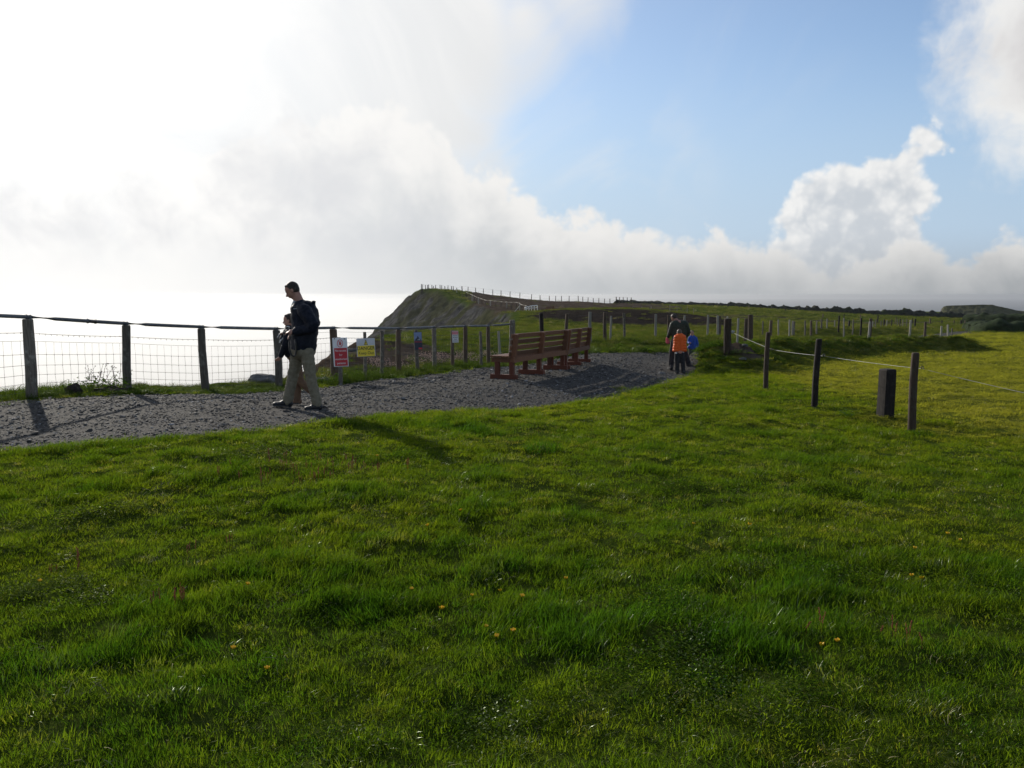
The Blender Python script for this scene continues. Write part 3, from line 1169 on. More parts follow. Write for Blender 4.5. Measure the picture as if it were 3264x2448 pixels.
D, P_, B_, G_ = 'post_dark', 'post_pale', 'post_brown', 'post'
wire_fence('verge_fence', 'wire fence of dark and pale round posts on the grass verge behind the bench', [
    (1729, 30.5, 998, 0, .075, D), (1804, 32.5, 1000, 0, .07, B_), (1880, 33.6, 994, 0, .065, P_), (1928, 34.5, 995, 0, .075, B_), (1946, 35.0, 1007, 0, .045, P_), (1990, 36.5, 998, 0, .05, G_),
    (2088, 38, 1001, 0, .055, P_), (2129, 39.5, 1004, 0, .05, B_), (2178, 41, 1005, 0, .055, P_), (2254, 44.5, 1004, 0, .055, P_), (2287, 45.5, 1006, 0, .06, P_), (2294, 46.2, 1007, 0, .075, B_), (2316, 47, 1008, 0, .045, P_)])
wire_fence('track_fence', 'fence with thick knotty posts by the earth mound where the track turns', [
    (2350, 37.5, 1015, 0, .05, P_), (2376, 41, 1015, 0, .10, B_), (2390, 38.5, 1003, 0, .12, B_)], strands=(0.8,))
wire_fence('field_fence', 'long fence of thin pale stakes across the rough field behind the rope line', [
    (2430, None, 1023, 1078, .05, G_), (2456, None, 1021, 1078, .11, B_), (2481, None, 1019, 1075, .05, P_), (2515, None, 1019, 1074, .055, P_), (2524, None, 1023, 1076, .05, P_), (2530, None, 1024, 1076, .08, G_), (2565, None, 1022, 1074, .06, G_),
    (2585, None, 1022, 1073, .09, B_), (2602, None, 1023, 1070, .06, G_), (2618, None, 1017, 1062, .07, G_), (2635, None, 1016, 1060, .06, P_), (2660, None, 1021, 1060, .06, P_),
    (2673, None, 1006, 1050, .08, D), (2689, None, 1014, 1062, .06, P_), (2706, None, 1022, 1062, .10, D), (2717, None, 1018, 1062, .06, G_), (2743, None, 1014, 1057, .09, D), (2782, None, 1024, 1058, .06, P_), (2789, None, 1018, 1054, .06, G_), (2807, None, 1022, 1054, .06, G_),
    (2817, None, 1018, 1052, .09, D), (2825, None, 1020, 1052, .06, P_), (2842, None, 1018, 1046, .09, D), (2860, None, 1017, 1046, .06, G_), (2868, None, 1016, 1046, .09, D), (2876, None, 1018, 1046, .06, G_), (2889, None, 1016, 1045, .06, G_), (2901, None, 1021, 1046, .08, P_), (2916, None, 1016, 1045, .12, D)])
wire_fence('bend_fence', 'short fence of bleached posts on the bend of the far gravel track', [
    (2768, 52, 1025, 0, .07, P_), (2771, 53.2, 1015, 0, .10, B_), (2899, 52, 1020, 0, .065, P_), (2948, 76, 1026, 0, .12, B_), (2998, 56, 1039, 0, .07, P_), (3021, 72, 1035, 0, .08, P_), (3033, 64, 1045, 0, .05, G_)], strands=(0.8, 0.4))
wire_fence('hedge_fence', 'pale stakes in front of the dark hedge at the end of the mown field', [
    (3111, None, 1038, 1056, .09, P_), (3120, None, 1038, 1057, .09, P_), (3135, None, 1038, 1060, .09, P_), (3146, None, 1040, 1062, .09, P_), (3152, None, 1041, 1062, .09, P_), (3160, None, 1037, 1061, .07, P_), (3194, None, 1036, 1061, .09, P_), (3275, None, 1036, 1061, .09, P_)], strands=(0.8, 0.4))
up = [(2255, 983), (2275, 983), (2288, 983), (2320, 982), (2343, 983), (2356, 977), (2387, 984), (2424, 982), (2460, 983), (2504, 985), (2546, 987), (2591, 989), (2623, 1002), (2690, 1001), (2743, 1002), (2797, 1005), (2855, 1011), (2909, 1013), (2964, 1015), (3002, 1020), (3041, 1023), (3063, 1026), (3075, 1028)]
wire_fence('upland_fence', 'distant fence of small dark posts under the skyline bank', [
    (x, 196 if x < 2610 else 170 - (x - 2610) * 0.06, y, 0, .09 if i % 3 else .13, (D if i % 2 else B_)) for i, (x, y) in enumerate(up)], strands=())
low = [(2016, 975, 128), (2045, 977, 130), (2075, 976, 132), (2135, 972, 150), (2158, 974, 150), (2190, 976, 150), (2210, 981, 150)]
wire_fence('terrace_fence', 'faint fence of thin stakes on the brown terrace right of the ploughed rise', [
    (x, Y, y, 0, .055, G_) for (x, y, Y) in low], strands=())

ridge = [(1343, 904), (1347, 906), (1356, 908), (1363, 908), (1366, 907), (1377, 908), (1382, 912), (1389, 908), (1403, 908), (1408, 909), (1418, 912), (1428, 910), (1439, 912), (1445, 912), (1456, 920), (1473, 912),
         (1492, 914), (1516, 917), (1541, 920), (1571, 923), (1597, 926), (1626, 929), (1657, 933), (1694, 938), (1721, 941), (1751, 943), (1771, 943), (1790, 943), (1814, 943), (1843, 943), (1858, 946), (1874, 948), (1891, 950), (1909, 950),
         (1927, 952), (1944, 952), (1964, 946), (1975, 947), (1986, 947), (1999, 948), (2012, 948)]
wire_fence('ridge_fence', 'thin posts and wire standing against the sky along the headland ridge', [
    (x, 203 if x < 1520 else 199, y, 0, .11 if x in (1343, 1473, 1964) else .085, (B_ if x in (1751, 1909, 1975, 1874) else D)) for (x, y) in ridge], strands=(0.97, 0.5), r_wire=0.010)


def headland_rail():
    spec = [(1456, 934, 196), (1473, 934, 190), (1486, 932, 185), (1505, 940, 178), (1513, 944, 174), (1519, 947, 171), (1525, 949, 168), (1533, 952, 165), (1548, 957, 160), (1563, 958, 155), (1580, 960, 152), (1597, 962, 150),
            (1615, 963, 146), (1629, 964, 144), (1646, 964, 140), (1656, 966, 137), (1661, 971, 133), (1679, 975, 126)]
    root = None
    pts = []
    for (px, top, Y) in spec:
        p = on_ground(px, Y)
        if root is None:
            root = empty('headland_rail', p, 'weathered rail fence climbing the headland slope along the cliff', 'fence')
        h = min(max(height_to(p, top), 0.9), 2.2)
        o = obj('post', post_bm(h, .085, n=7, sink=.6), M['post_brown' if len(pts) % 3 else 'post_pale'], root)
        o.location = local(root, p)
        pts.append(p + Vector((0, 0, h)))
    for a, b in zip(pts[2:], pts[3:]):
        bm = bmesh.new()
        tube(bm, [local(root, a), local(root, b)], 0.06, n=8)
        obj('rail', bm, M['post_pale'], root)
    bm = bmesh.new()
    a, b = pts[-3] + Vector((0, 0, -.45)), on_ground(1640, 131)
    tube(bm, [local(root, a), local(root, b)], 0.07, n=8)
    obj('brace', bm, M['post_pale'], root)


headland_rail()


def white_barrier():
    """Six leaning white posts with two short boards at the top of each."""
    px = [(1668, 980), (1676, 978), (1684, 976), (1692, 974), (1701, 973), (1711, 972)]
    base = on_ground(1690, 118)
    root = empty('white_barrier', base, 'white slatted barrier of six posts at the lower end of the headland rail', 'barrier')
    P0 = []
    for i, (x, top) in enumerate(px):
        Y = 114 + i * 1.3
        p = on_ground(x + (7 if i == 0 else 3), Y)
        h = min(height_to(p, top), 1.6)
        P0.append((p, h))
        bm = post_bm(h, 0.055, n=6, sink=0.3, square=True, lean=(-0.05, 0))
        o = obj('post', bm, M['white_paint'], root)
        o.location = local(root, p)
        bm = bmesh.new()
        box(bm, (0.12, 0, 0.06), (0.32, 0.2, 0.12), bevel=0.02)
        o = obj('foot', bm, M['white_paint'], root)
        o.location = local(root, p)
    for (p, h), (q, g) in zip(P0, P0[1:]):
        for f in (0.95, 0.72):
            bm = bmesh.new()
            a = local(root, p) + Vector((-0.05, -0.08, h * f))
            b = local(root, q) + Vector((-0.22, -0.08, g * f))
            d, u, v = frame_of(b - a)
            tube(bm, [a, b], 0.075, n=4)
            obj('board', bm, M['white_paint'], root)


white_barrier()


def pole_with_arm():
    p = on_ground(3088, 150)
    h = height_to(p, 1010)
    root = empty('service_pole', p, 'single pale pole with a short arm beside the far bank', 'pole')
    bm = bmesh.new()
    tube(bm, [(0, 0, -.4), (0, 0, h)], 0.07, n=8)
    obj('shaft', bm, M['post_pale'], root)
    bm = bmesh.new()
    tube(bm, [(0, 0, h - .08), (.28, 0, h + .02)], 0.055, n=8)
    obj('arm', bm, M['white_paint'], root)


pole_with_arm()


# ------------------------------------------------------------------ rope line on the right
def rope_line():
    spec = [(2318, 25.0, 1015, .105, 'post_rope', .0), (2441, 17.2, 1059, .048, 'post_rope', .012), (2597, 14.3, 1080, .052, 'post_dark', .022), (2905, 11.9, 1124, .052, 'post_rope', .006), (3420, 9.6, 1190, .052, 'post_rope', .0)]
    root = empty('rope_fence', on_ground(2905, 11.9), 'line of slim dark round posts strung with one white tape across the grass', 'fence')
    at = []
    for i, (px, Y, top, r, mk, ln) in enumerate(spec):
        p = on_ground(px, Y)
        h = height_to(p, top)
        o = obj('post', post_bm(h, r, n=14, lean=(ln, 0), taper=1.0), M[mk], root)
        o.location = local(root, p)
        ty = (1058, 1112, 1132, 1172, 1290)[i]
        hz = height_to(p, ty)
        side = r + 0.004
        q = p + Vector((side + ln * hz, 0, hz)) if i else p + Vector((r * 0.8, -r * 0.6, hz))
        # ring insulator: a screw shank and a plastic eye
        bm = bmesh.new()
        tube(bm, [(-0.03, 0, 0), (0.030, 0, 0)], 0.006, n=6)
        ring = [(0.047 + 0.018 * math.cos(t), 0.0, 0.018 * math.sin(t)) for t in np.linspace(0, 2 * math.pi, 13)]
        tube(bm, ring, 0.0065, n=6, cap=False)
        o = obj('ring_insulator', bm, M['plastic'], root)
        o.location = local(root, q)
        at.append(q + Vector((0.047, 0, -0.015)))
        if i == 0:
            bm = bmesh.new()
            for k in range(5):
                c = Vector((0.05 + random.uniform(-.03, .06), random.uniform(-.03, .03), random.uniform(-.05, .05)))
                bmesh.ops.create_icosphere(bm, subdivisions=1, radius=random.uniform(.025, .04), matrix=Matrix.Translation(c))
            o = obj('tape_knot', bm, M['tape'], root)
            o.location = local(root, q)
    for a, b in zip(at, at[1:]):
        bm = bmesh.new()
        pts = []
        for i in range(15):
            t = i / 14
            q = a.lerp(b, t)
            q.z -= 0.012 * 4 * t * (1 - t)
            pts.append(local(root, q))
        tube(bm, pts, 0.0030, n=6)
        obj('tape', bm, M['tape'], root)


rope_line()
p = on_ground(2822, 13.5)
h = height_to(p, 1176)
o = obj('square_post', post_bm(h, 0.098, n=16, square=True, lean=(-.01, 0), taper=0.97), M['post_dark'])
o.location = p
o.rotation_euler = (0, 0, R(14))
tag(o, 'short thick square dark timber post standing alone beside the rope line', 'post')


# ------------------------------------------------------------------ signs
def text_mesh(name, s, size, mat, parent, loc, rot, bold=0.0, squash=1.0):
    c = bpy.data.curves.new(name, 'FONT')
    c.body = s
    c.align_x = 'CENTER'
    c.align_y = 'CENTER'
    c.size = size
    c.extrude = 0.0015
    c.offset = bold
    c.resolution_u = 3
    tmp = bpy.data.objects.new(name, c)
    COL.objects.link(tmp)
    bpy.context.view_layer.update()
    me = bpy.data.meshes.new_from_object(tmp.evaluated_get(bpy.context.evaluated_depsgraph_get()))
    bpy.data.objects.remove(tmp)
    bpy.data.curves.remove(c)
    o = link_mesh(name, me, mat, parent)
    o.location = loc
    o.rotation_euler = rot
    o.scale = (squash, 1, 1)
    return o


UP = (R(90), 0, 0)


def panel(name, w, h, mat, parent, x, z, y, t=0.004):
    bm = bmesh.new()
    box(bm, (0, 0, 0), (w, t, h))
    o = obj(name, bm, mat, parent)
    o.location = (x, y, z)
    return o


def sign_root(name, label, px, Y, rz):
    return empty(name, on_ground(px, Y), label, 'sign', rz=rz)


def px_m(n, Y):
    return n * Y / F_PX


# 1. tall white and red notice
Y = 18.5
s1 = sign_root('access_sign', 'tall white and red notice with a crossed hand symbol reading No access', 1085, Y, R(-6))
hz = lambda py: height_to(s1.location, py)
obj('post', post_bm(hz(1075), 0.045, n=10, lean=(-.01, 0)), M['post'], s1)
b1 = obj('board', (lambda bm: (box(bm, (0, 0, 0), (px_m(48, Y), 0.012, px_m(92, Y)), rot=Matrix.Rotation(R(-2.5), 3, 'Y'), bevel=0.003), bm)[1])(bmesh.new()), M['sign_white'], s1)
b1.location = (px_m(5, Y), -0.058, hz(1122))
lean = R(-2.5)
w = px_m(42, Y)
red = panel('red_panel', w, px_m(57, Y), M['sign_red'], b1, px_m(2, Y), -px_m(15, Y), -0.0085)
red.rotation_euler = (0, lean, 0)
for s, zz, sz in (('No access', 20, 9.6), ('for', 6.5, 9.6), ('unauthorised', -7, 8.2), ('persons', -20, 9.6)):
    text_mesh('lettering', s, px_m(sz, Y), M['sign_white'], red, (0, -0.0035, px_m(zz, Y)), UP, 0.0003, 0.92)
bm = bmesh.new()
rr = px_m(8.6, Y)
tube(bm, [(rr * math.cos(t), 0, rr * 1.35 * math.sin(t)) for t in np.linspace(0, 2 * math.pi, 25)], px_m(0.9, Y), n=6, cap=False)
tube(bm, [(-rr * .62, 0, rr * .95), (rr * .62, 0, -rr * .95)], px_m(0.8, Y), n=6)
o = obj('prohibition_ring', bm, M['sign_red'], b1)
o.location = (-px_m(.5, Y), -0.008, px_m(28, Y))
bm = bmesh.new()
box(bm, (0, 0, -rr * .25), (rr * .62, 0.003, rr * .72))
for k, (dx, hh) in enumerate(((-.26, .5), (-.09, .72), (.09, .76), (.26, .62))):
    box(bm, (rr * dx, 0, rr * (.1 + hh * .42)), (rr * .13, 0.003, rr * hh))
box(bm, (rr * .45, 0, -rr * .1), (rr * .16, 0.003, rr * .5), rot=Matrix.Rotation(R(28), 3, 'Y'))
o = obj('hand_symbol', bm, M['sign_red'], b1)
o.location = (-px_m(.5, Y), -0.0085, px_m(28, Y))
for sx in (-1, 1):
    bm = bmesh.new()
    tube(bm, [(0, 0.004, 0), (0, -0.004, 0)], 0.012, n=8)
    o = obj('screw', bm, M['plastic'], b1)
    o.location = (px_m(16 * sx - 2, Y), -0.007, px_m(42.5, Y))

# 2. danger sign
Y = 19.7
s2 = sign_root('danger_sign', 'white and yellow board reading DANGER Keep Out with a warning triangle', 1166, Y, R(4))
hz = lambda py: height_to(s2.location, py)
obj('post', post_bm(hz(1058), 0.040, n=10, lean=(-.015, 0)), M['post'], s2)
b2 = obj('board', (lambda bm: (box(bm, (0, 0, 0), (px_m(58, Y), 0.012, px_m(58, Y)), rot=Matrix.Rotation(R(-2), 3, 'Y'), bevel=0.003), bm)[1])(bmesh.new()), M['sign_grey'], s2)
b2.location = (px_m(3, Y), -0.056, hz(1107))
yp = panel('yellow_panel', px_m(54, Y), px_m(34, Y), M['sign_yellow'], b2, px_m(.7, Y), -px_m(11, Y), -0.0085)
yp.rotation_euler = (0, R(-2), 0)
text_mesh('lettering', 'DANGER', px_m(15.5, Y), M['sign_black'], yp, (0, -0.0035, px_m(8.2, Y)), UP, 0.0016, 0.90)
text_mesh('lettering', 'Keep Out', px_m(13.5, Y), M['sign_black'], yp, (0, -0.0035, -px_m(6.8, Y)), UP, 0.0004, 0.88)


def triangle(bm, w, h, y):
    v = [bm.verts.new(q) for q in ((-w / 2, y, 0), (w / 2, y, 0), (0, y, h), (-w / 2, y - 0.003, 0), (w / 2, y - 0.003, 0), (0, y - 0.003, h))]
    bm.faces.new((v[3], v[4], v[5]))
    for a, b in ((0, 1), (1, 2), (2, 0)):
        bm.faces.new((v[a], v[b], v[b + 3], v[a + 3]))


bm = bmesh.new()
triangle(bm, px_m(13, Y), px_m(18, Y), 0)
o = obj('warning_triangle', bm, M['sign_black'], b2)
o.location = (px_m(0, Y), -0.007, px_m(8, Y))
bm = bmesh.new()
triangle(bm, px_m(9.4, Y), px_m(13.2, Y), 0)
t2 = obj('yellow_triangle', bm, M['sign_yellow'], o)
t2.location = (0, -0.003, px_m(1.6, Y))
bm = bmesh.new()
box(bm, (0, 0, px_m(6.6, Y)), (px_m(1.8, Y), 0.003, px_m(5.2, Y)))
box(bm, (0, 0, px_m(2.6, Y)), (px_m(1.8, Y), 0.003, px_m(1.6, Y)))
t3 = obj('exclamation_mark', bm, M['sign_black'], o)
t3.location = (0, -0.0075, px_m(1, Y))

# 3. picture sign with a dark peak on blue
Y = 22.6
s3 = sign_root('picture_sign', 'narrow dark blue board picturing a falling cliff peak, on a fence stake', 1331, Y, R(2))
hz = lambda py: height_to(s3.location, py)
obj('post', post_bm(hz(1052), 0.05, n=10, lean=(-.025, 0)), M['post'], s3)
b3 = obj('board', (lambda bm: (box(bm, (0, 0, 0), (px_m(25, Y), 0.01, px_m(56, Y)), rot=Matrix.Rotation(R(-3), 3, 'Y')), bm)[1])(bmesh.new()), M['photo_dark'], s3)
b3.location = (px_m(6, Y) - .02, -0.06, hz(1086))
up_ = panel('sky_panel', px_m(24, Y), px_m(27, Y), M['photo_blue'], b3, -px_m(1.0, Y), px_m(13.5, Y), -0.007)
up_.rotation_euler = (0, R(-3), 0)
bm = bmesh.new()
for w_, h_, dx in ((17, 16, 0), (9, 8, -6), (8, 7, 7)):
    a = bmesh.new()
    triangle(a, px_m(w_, Y), px_m(h_, Y), 0)
    me_ = bpy.data.meshes.new('tmp')
    bmesh.ops.translate(a, verts=a.verts, vec=(px_m(dx, Y), -0.0004 * abs(dx), 0))
    a.to_mesh(me_)
    a.free()
    bm.from_mesh(me_)
    bpy.data.meshes.remove(me_)
pk = obj('peak_picture', bm, M['photo_dark'], up_)
pk.location = (0, -0.003, -px_m(13, Y))
bm = bmesh.new()
tube(bm, [(-px_m(2, Y), 0, 0), (px_m(2, Y), 0, px_m(1.5, Y)), (px_m(6, Y), 0, -px_m(.4, Y))], px_m(1.8, Y), n=6)
o = obj('pale_splash', bm, M['photo_pale'], up_)
o.location = (px_m(1, Y), -0.0085, -px_m(10, Y))
o.scale = (1, 0.15, 1)
panel('red_line', px_m(24, Y), px_m(1.6, Y), M['sign_red'], b3, px_m(.3, Y), -px_m(3.5, Y), -0.007)
panel('red_strip', px_m(11, Y), px_m(5, Y), M['sign_red'], b3, px_m(7, Y), -px_m(24, Y), -0.007)

# 4. small white notice with a red head
Y = 24.7
s4 = sign_root('caution_sign', 'small white notice with a red heading on a brown fence stake', 1444, Y, R(3))
hz = lambda py: height_to(s4.location, py)
obj('post', post_bm(hz(1053), 0.055, n=10, lean=(-.02, 0)), M['post_brown'], s4)
b4 = obj('board', (lambda bm: (box(bm, (0, 0, 0), (px_m(20, Y), 0.01, px_m(37, Y)), rot=Matrix.Rotation(R(-2), 3, 'Y')), bm)[1])(bmesh.new()), M['sign_white'], s4)
b4.location = (px_m(8, Y), -0.066, hz(1073))
hd = panel('red_heading', px_m(18, Y), px_m(9, Y), M['sign_red'], b4, -px_m(.6, Y), px_m(12, Y), -0.007)
for k in range(5):
    panel('heading_letter', px_m(1.8, Y), px_m(3.6, Y), M['sign_grey'], hd, px_m(-6 + 3 * k, Y), 0, -0.0025, 0.002)
for k, (zz, ww) in enumerate(((3, 14), (-2.5, 15), (-8, 9), (-13.5, 15))):
    for q in range(3):
        panel('text_line', px_m(ww / 3 * .8, Y), px_m(1.7, Y), M['photo_dark'], b4, px_m((q - 1) * ww / 3 + zz * -.03, Y), px_m(zz, Y), -0.0065, 0.002)


# ------------------------------------------------------------------ benches
def plank(name, parent, a, b, w, t, up, mat, bevel=0.004):
    """A sawn board from a to b; w along `up`, t across."""
    a, b = Vector(a), Vector(b)
    d = (b - a)
    L = d.length
    d.normalize()
    up = Vector(up)
    side = d.cross(up).normalized()
    up = side.cross(d).normalized()
    bm = bmesh.new()
    m = Matrix((d, side, up)).transposed()
    box(bm, (0, 0, 0), (L, t, w), bevel=bevel)
    o = obj(name, bm, mat, parent)
    o.matrix_local = Matrix.Translation((a + b) / 2) @ m.to_4x4()
    return o


def make_bench(pa, pb, label, frames=(0.02, 0.5, 0.98), names='park_bench'):
    pa, pb = Vector(pa), Vector(pb)
    d = pb - pa
    L = math.hypot(d.x, d.y)
    rz = math.atan2(d.y, d.x)
    slope = d.z / L
    root = empty(names, pa, label, 'bench', rz=rz)
    G = lambda x, y, z: Vector((x, y, z + slope * x))       # y is towards the seat front (left of the axis)
    W, WE = M['bench'], M['bench_end']
    depth, seat, top = 0.50, 0.47, 0.97
    for f in frames:
        x = f * L
        plank('rear_upright', root, G(x, 0, seat - 0.12), G(x, -0.07, top), 0.075, 0.115, (1, 0, 0), W).data
        plank('leg', root, G(x, 0.03, 0.09), G(x, 0.03, seat - 0.10), 0.085, 0.10, (1, 0, 0), WE)
        plank('leg', root, G(x, depth - 0.12, 0.09), G(x, depth - 0.12, seat - 0.10), 0.085, 0.10, (1, 0, 0), WE)
        plank('foot_beam', root, G(x, -0.10, 0.035), G(x, depth + 0.04, 0.035), 0.115, 0.10, (0, 0, 1), WE)
        plank('seat_bearer', root, G(x, -0.03, seat - 0.065), G(x, depth + 0.02, seat - 0.065), 0.10, 0.06, (0, 0, 1), W)
    x0, x1 = -0.03, L + 0.03
    plank('rear_beam', root, G(x0, -0.047, seat - 0.050), G(x1, -0.047, seat - 0.050), 0.115, 0.035, (0, 0, 1), W)
    for k in range(5):
        y = 0.085 + k * 0.098
        plank('seat_slat', root, G(x0, y, seat + 0.012), G(x1, y, seat + 0.012 - 0.001 * k), 0.034, 0.082, (0, 0, 1), W)
    for k in range(4):
        z = 0.545 + k * 0.128
        y = 0.060 - (z - seat) * 0.14
        plank('back_slat', root, G(x0, y, z), G(x1, y, z), 0.092, 0.030, (0, -0.14, 1), W)
    return root


A, Mid, E = on_ground(1632, 18.3), on_ground(1800, 21.0), on_ground(1873, 23.9)
zz = lambda p: Vector((p.x, p.y, p.z + 0.03))
make_bench(zz(A), zz(Mid), 'red brown slatted bench nearest the camera on the gravel, seen from behind')
dv = (E - Mid).normalized()
make_bench(zz(Mid + dv * 0.12), zz(E), 'red brown slatted bench joined at an angle to the far end of the nearer one')

# pale bench far up the track
p = on_ground(1741, 131)
q = on_ground(1757, 133)
make_bench(p, p + Vector((1.25, 1.2, 0.0)), 'small sunlit wooden bench far off on the headland track', frames=(0.03, 0.97))


# ------------------------------------------------------------------ skyline bank, hedge, far rocky hill
def lumpy_bank(name, label, cat, line, width, height, mat, step=0.7, seed=0.0, rows=9):
    """An old overgrown field bank: an uneven long mound following `line` = [(x, y)], draped on the ground."""
    pts = resample(line, int(np.sum(np.hypot(*np.diff(np.array(line), axis=0).T)) / step))
    n = len(pts)
    tan = np.gradient(pts, axis=0)
    tan /= np.linalg.norm(tan, axis=1)[:, None]
    nor = np.stack([-tan[:, 1], tan[:, 0]], 1)
    zb = ground_z(pts[:, 0], pts[:, 1], fine=False)
    s = np.arange(n) * step
    hgt = height(s) if callable(height) else np.full(n, height)
    hgt = hgt * (1 + 0.30 * fbm(s * 0.10 + seed, s * 0 + seed, 3) + 0.35 * fbm(s * 0.55 + seed, s * 0 + 3 + seed, 3))
    co = []
    for j in range(rows):
        a = j / (rows - 1)
        off = (a - 0.5) * width
        prof = math.sin(math.pi * a) ** 0.55 if 0 < a < 1 else 0.0
        jit = fbm(s * 0.7 + j * 3.1 + seed, s * 0 + j * 1.7, 3)
        z = zb + hgt * prof * (1 + 0.35 * jit) - (0.5 if prof == 0 else 0)
        xy = pts + nor * (off + jit * 0.30 * width)[:, None]
        co.append(np.concatenate([xy, z[:, None]], 1))
    co = np.stack(co, 1).reshape(-1, 3)
    idx = np.arange(n * rows).reshape(n, rows)
    a, b, c, d = idx[:-1, :-1], idx[1:, :-1], idx[1:, 1:], idx[:-1, 1:]
    fc = np.stack([a, d, c, b], -1).reshape(-1, 4)
    o0 = co.mean(0)
    me = bpy.data.meshes.new(name)
    me.from_pydata((co - o0).tolist(), [], fc.tolist())
    me.update()
    o = link_mesh(name, me, mat, smooth=True)
    o.location = o0
    return tag(o, label, cat)


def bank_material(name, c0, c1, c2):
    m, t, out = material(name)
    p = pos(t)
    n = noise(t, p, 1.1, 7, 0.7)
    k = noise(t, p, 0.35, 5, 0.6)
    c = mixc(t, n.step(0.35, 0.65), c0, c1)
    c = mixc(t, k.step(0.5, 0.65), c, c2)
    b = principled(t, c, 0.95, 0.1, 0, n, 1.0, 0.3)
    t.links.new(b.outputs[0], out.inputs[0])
    return m


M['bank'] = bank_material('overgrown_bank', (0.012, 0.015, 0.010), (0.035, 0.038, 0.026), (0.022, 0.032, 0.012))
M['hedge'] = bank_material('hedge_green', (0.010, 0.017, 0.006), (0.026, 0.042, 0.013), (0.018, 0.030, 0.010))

sky_line = [tuple(pix(px, 980, Y)[:2]) for px, Y in ((1966, 212), (2040, 218), (2120, 226), (2300, 236), (2450, 239), (2600, 241), (2800, 241), (3000, 241), (3264, 241), (3500, 240))]
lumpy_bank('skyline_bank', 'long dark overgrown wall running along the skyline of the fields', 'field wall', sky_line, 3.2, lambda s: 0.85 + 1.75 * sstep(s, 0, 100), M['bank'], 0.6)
hl = [tuple(pix(px, 1060, Y)[:2]) for px, Y in ((3096, 104), (3120, 92), (3150, 87), (3200, 86.5), (3264, 86), (3400, 85))]
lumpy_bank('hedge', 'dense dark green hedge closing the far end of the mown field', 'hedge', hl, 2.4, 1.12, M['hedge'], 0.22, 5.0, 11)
hl = [tuple(pix(px, 1040, Y)[:2]) for px, Y in ((3080, 150), (3150, 146), (3264, 142), (3400, 140))]
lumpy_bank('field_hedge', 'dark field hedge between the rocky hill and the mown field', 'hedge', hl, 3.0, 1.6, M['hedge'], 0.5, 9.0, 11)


def rocky_hill():
    """A flat-topped hill with a craggy left face, beyond the fields."""
    Y0 = 420.0
    nx, ny = 260, 70
    xl, xr = pix(2990, 1000, Y0)[0], pix(3560, 1000, Y0)[0]
    us = np.linspace(0, 1, nx)
    vs_ = np.linspace(0, 1, ny)
    U, V = np.meshgrid(us, vs_)
    prof_px = np.array([2988, 2991, 2996, 3003, 3012, 3030, 3070, 3110, 3130, 3160, 3190, 3230, 3264, 3340, 3560])
    prof_py = np.array([1012, 996, 984, 978, 975, 974, 973, 971.5, 971, 973, 979, 989, 994, 1004, 1030])
    X = xl + (xr - xl) * U
    PX = CX + F_PX * X / Y0
    TOP = EYE - (np.interp(PX, prof_px, prof_py) - 940.0) * Y0 / F_PX
    BOT = -16.0
    # front face climbs in crags, the back falls away
    f = np.interp(V, [0, 0.30, 0.55, 1.0], [0, 0.62, 1.0, 0.55])
    n = fbm(X * 0.10, V * 5, 5)
    Z = BOT + (TOP - BOT) * f + n * 0.9 * (f < 0.99)
    Yv = Y0 - 22 + V * 60 + n * 2.5 + 1.5 * fbm(X * 0.35, V * 9, 4)
    co = np.stack([X * Yv / Y0 + 0.8 * fbm(V * 8, U * 20, 3), Yv, Z], -1).reshape(-1, 3)
    idx = np.arange(nx * ny).reshape(ny, nx)
    a, b, c, d = idx[:-1, :-1], idx[:-1, 1:], idx[1:, 1:], idx[1:, :-1]
    fc = np.stack([a, b, c, d], -1).reshape(-1, 4).tolist()
    # left end wall closes the hill
    low = len(co)
    left = idx[:, 0]
    base = np.stack([co[left][:, 0] + 0.5, co[left][:, 1], np.full(ny, BOT - 1)], 1)
    co = np.vstack([co, base])
    for i in range(ny - 1):
        fc.append([int(left[i]), int(left[i + 1]), low + i + 1, low + i])
    m, t, out = material('hill_rock_and_turf')
    p = pos(t)
    r_n = noise(t, p, 0.25, 8, 0.7, 0.4)
    turf = noise(t, p, 0.07, 6, 0.6)
    nz = sep(t, N(t, node(t, 'ShaderNodeNewGeometry').outputs['Normal']))[2]
    rock = mixc(t, r_n.step(0.35, 0.65), (0.050, 0.050, 0.050), (0.135, 0.13, 0.125))
    grass = mixc(t, r_n.step(0.3, 0.7), (0.030, 0.036, 0.014), (0.075, 0.075, 0.028))
    c = mixc(t, (nz + turf * 0.8 - 0.45).step(0.5, 0.8), rock, grass)
    b_ = principled(t, c, 0.95, 0.1, 0, r_n, 1.0, 1.2)
    t.links.new(b_.outputs[0], out.inputs[0])
    me = bpy.data.meshes.new('rocky_hill')
    me.from_pydata(co.tolist(), [], fc)
    me.update()
    o = link_mesh('rocky_hill', me, m, smooth=True)
    tag(o, kind='structure')


rocky_hill()


# ------------------------------------------------------------------ rocks and clods
def rock(name, label, p, size, seed, mat, cat='rock', group=None, rz=0.0):
    bm = bmesh.new()
    bmesh.ops.create_icosphere(bm, subdivisions=3, radius=1.0)
    for v in bm.verts:
        c = v.co
        n = float(fbm(np.array([c.x * 1.3 + seed]), np.array([c.y * 1.3 + c.z * 1.9]), 4)[0])
        n2 = float(fbm(np.array([c.x * 4 + seed]), np.array([c.z * 4 + c.y * 3]), 2)[0])
        c *= 1 + 0.42 * n + 0.12 * n2
        c.x, c.y, c.z = c.x * size[0], c.y * size[1], max(c.z, -0.45) * size[2]
    o = obj(name, bm, mat, smooth=False)
    o.location = p
    o.rotation_euler = (0, 0, rz)
    return tag(o, label, cat, group)


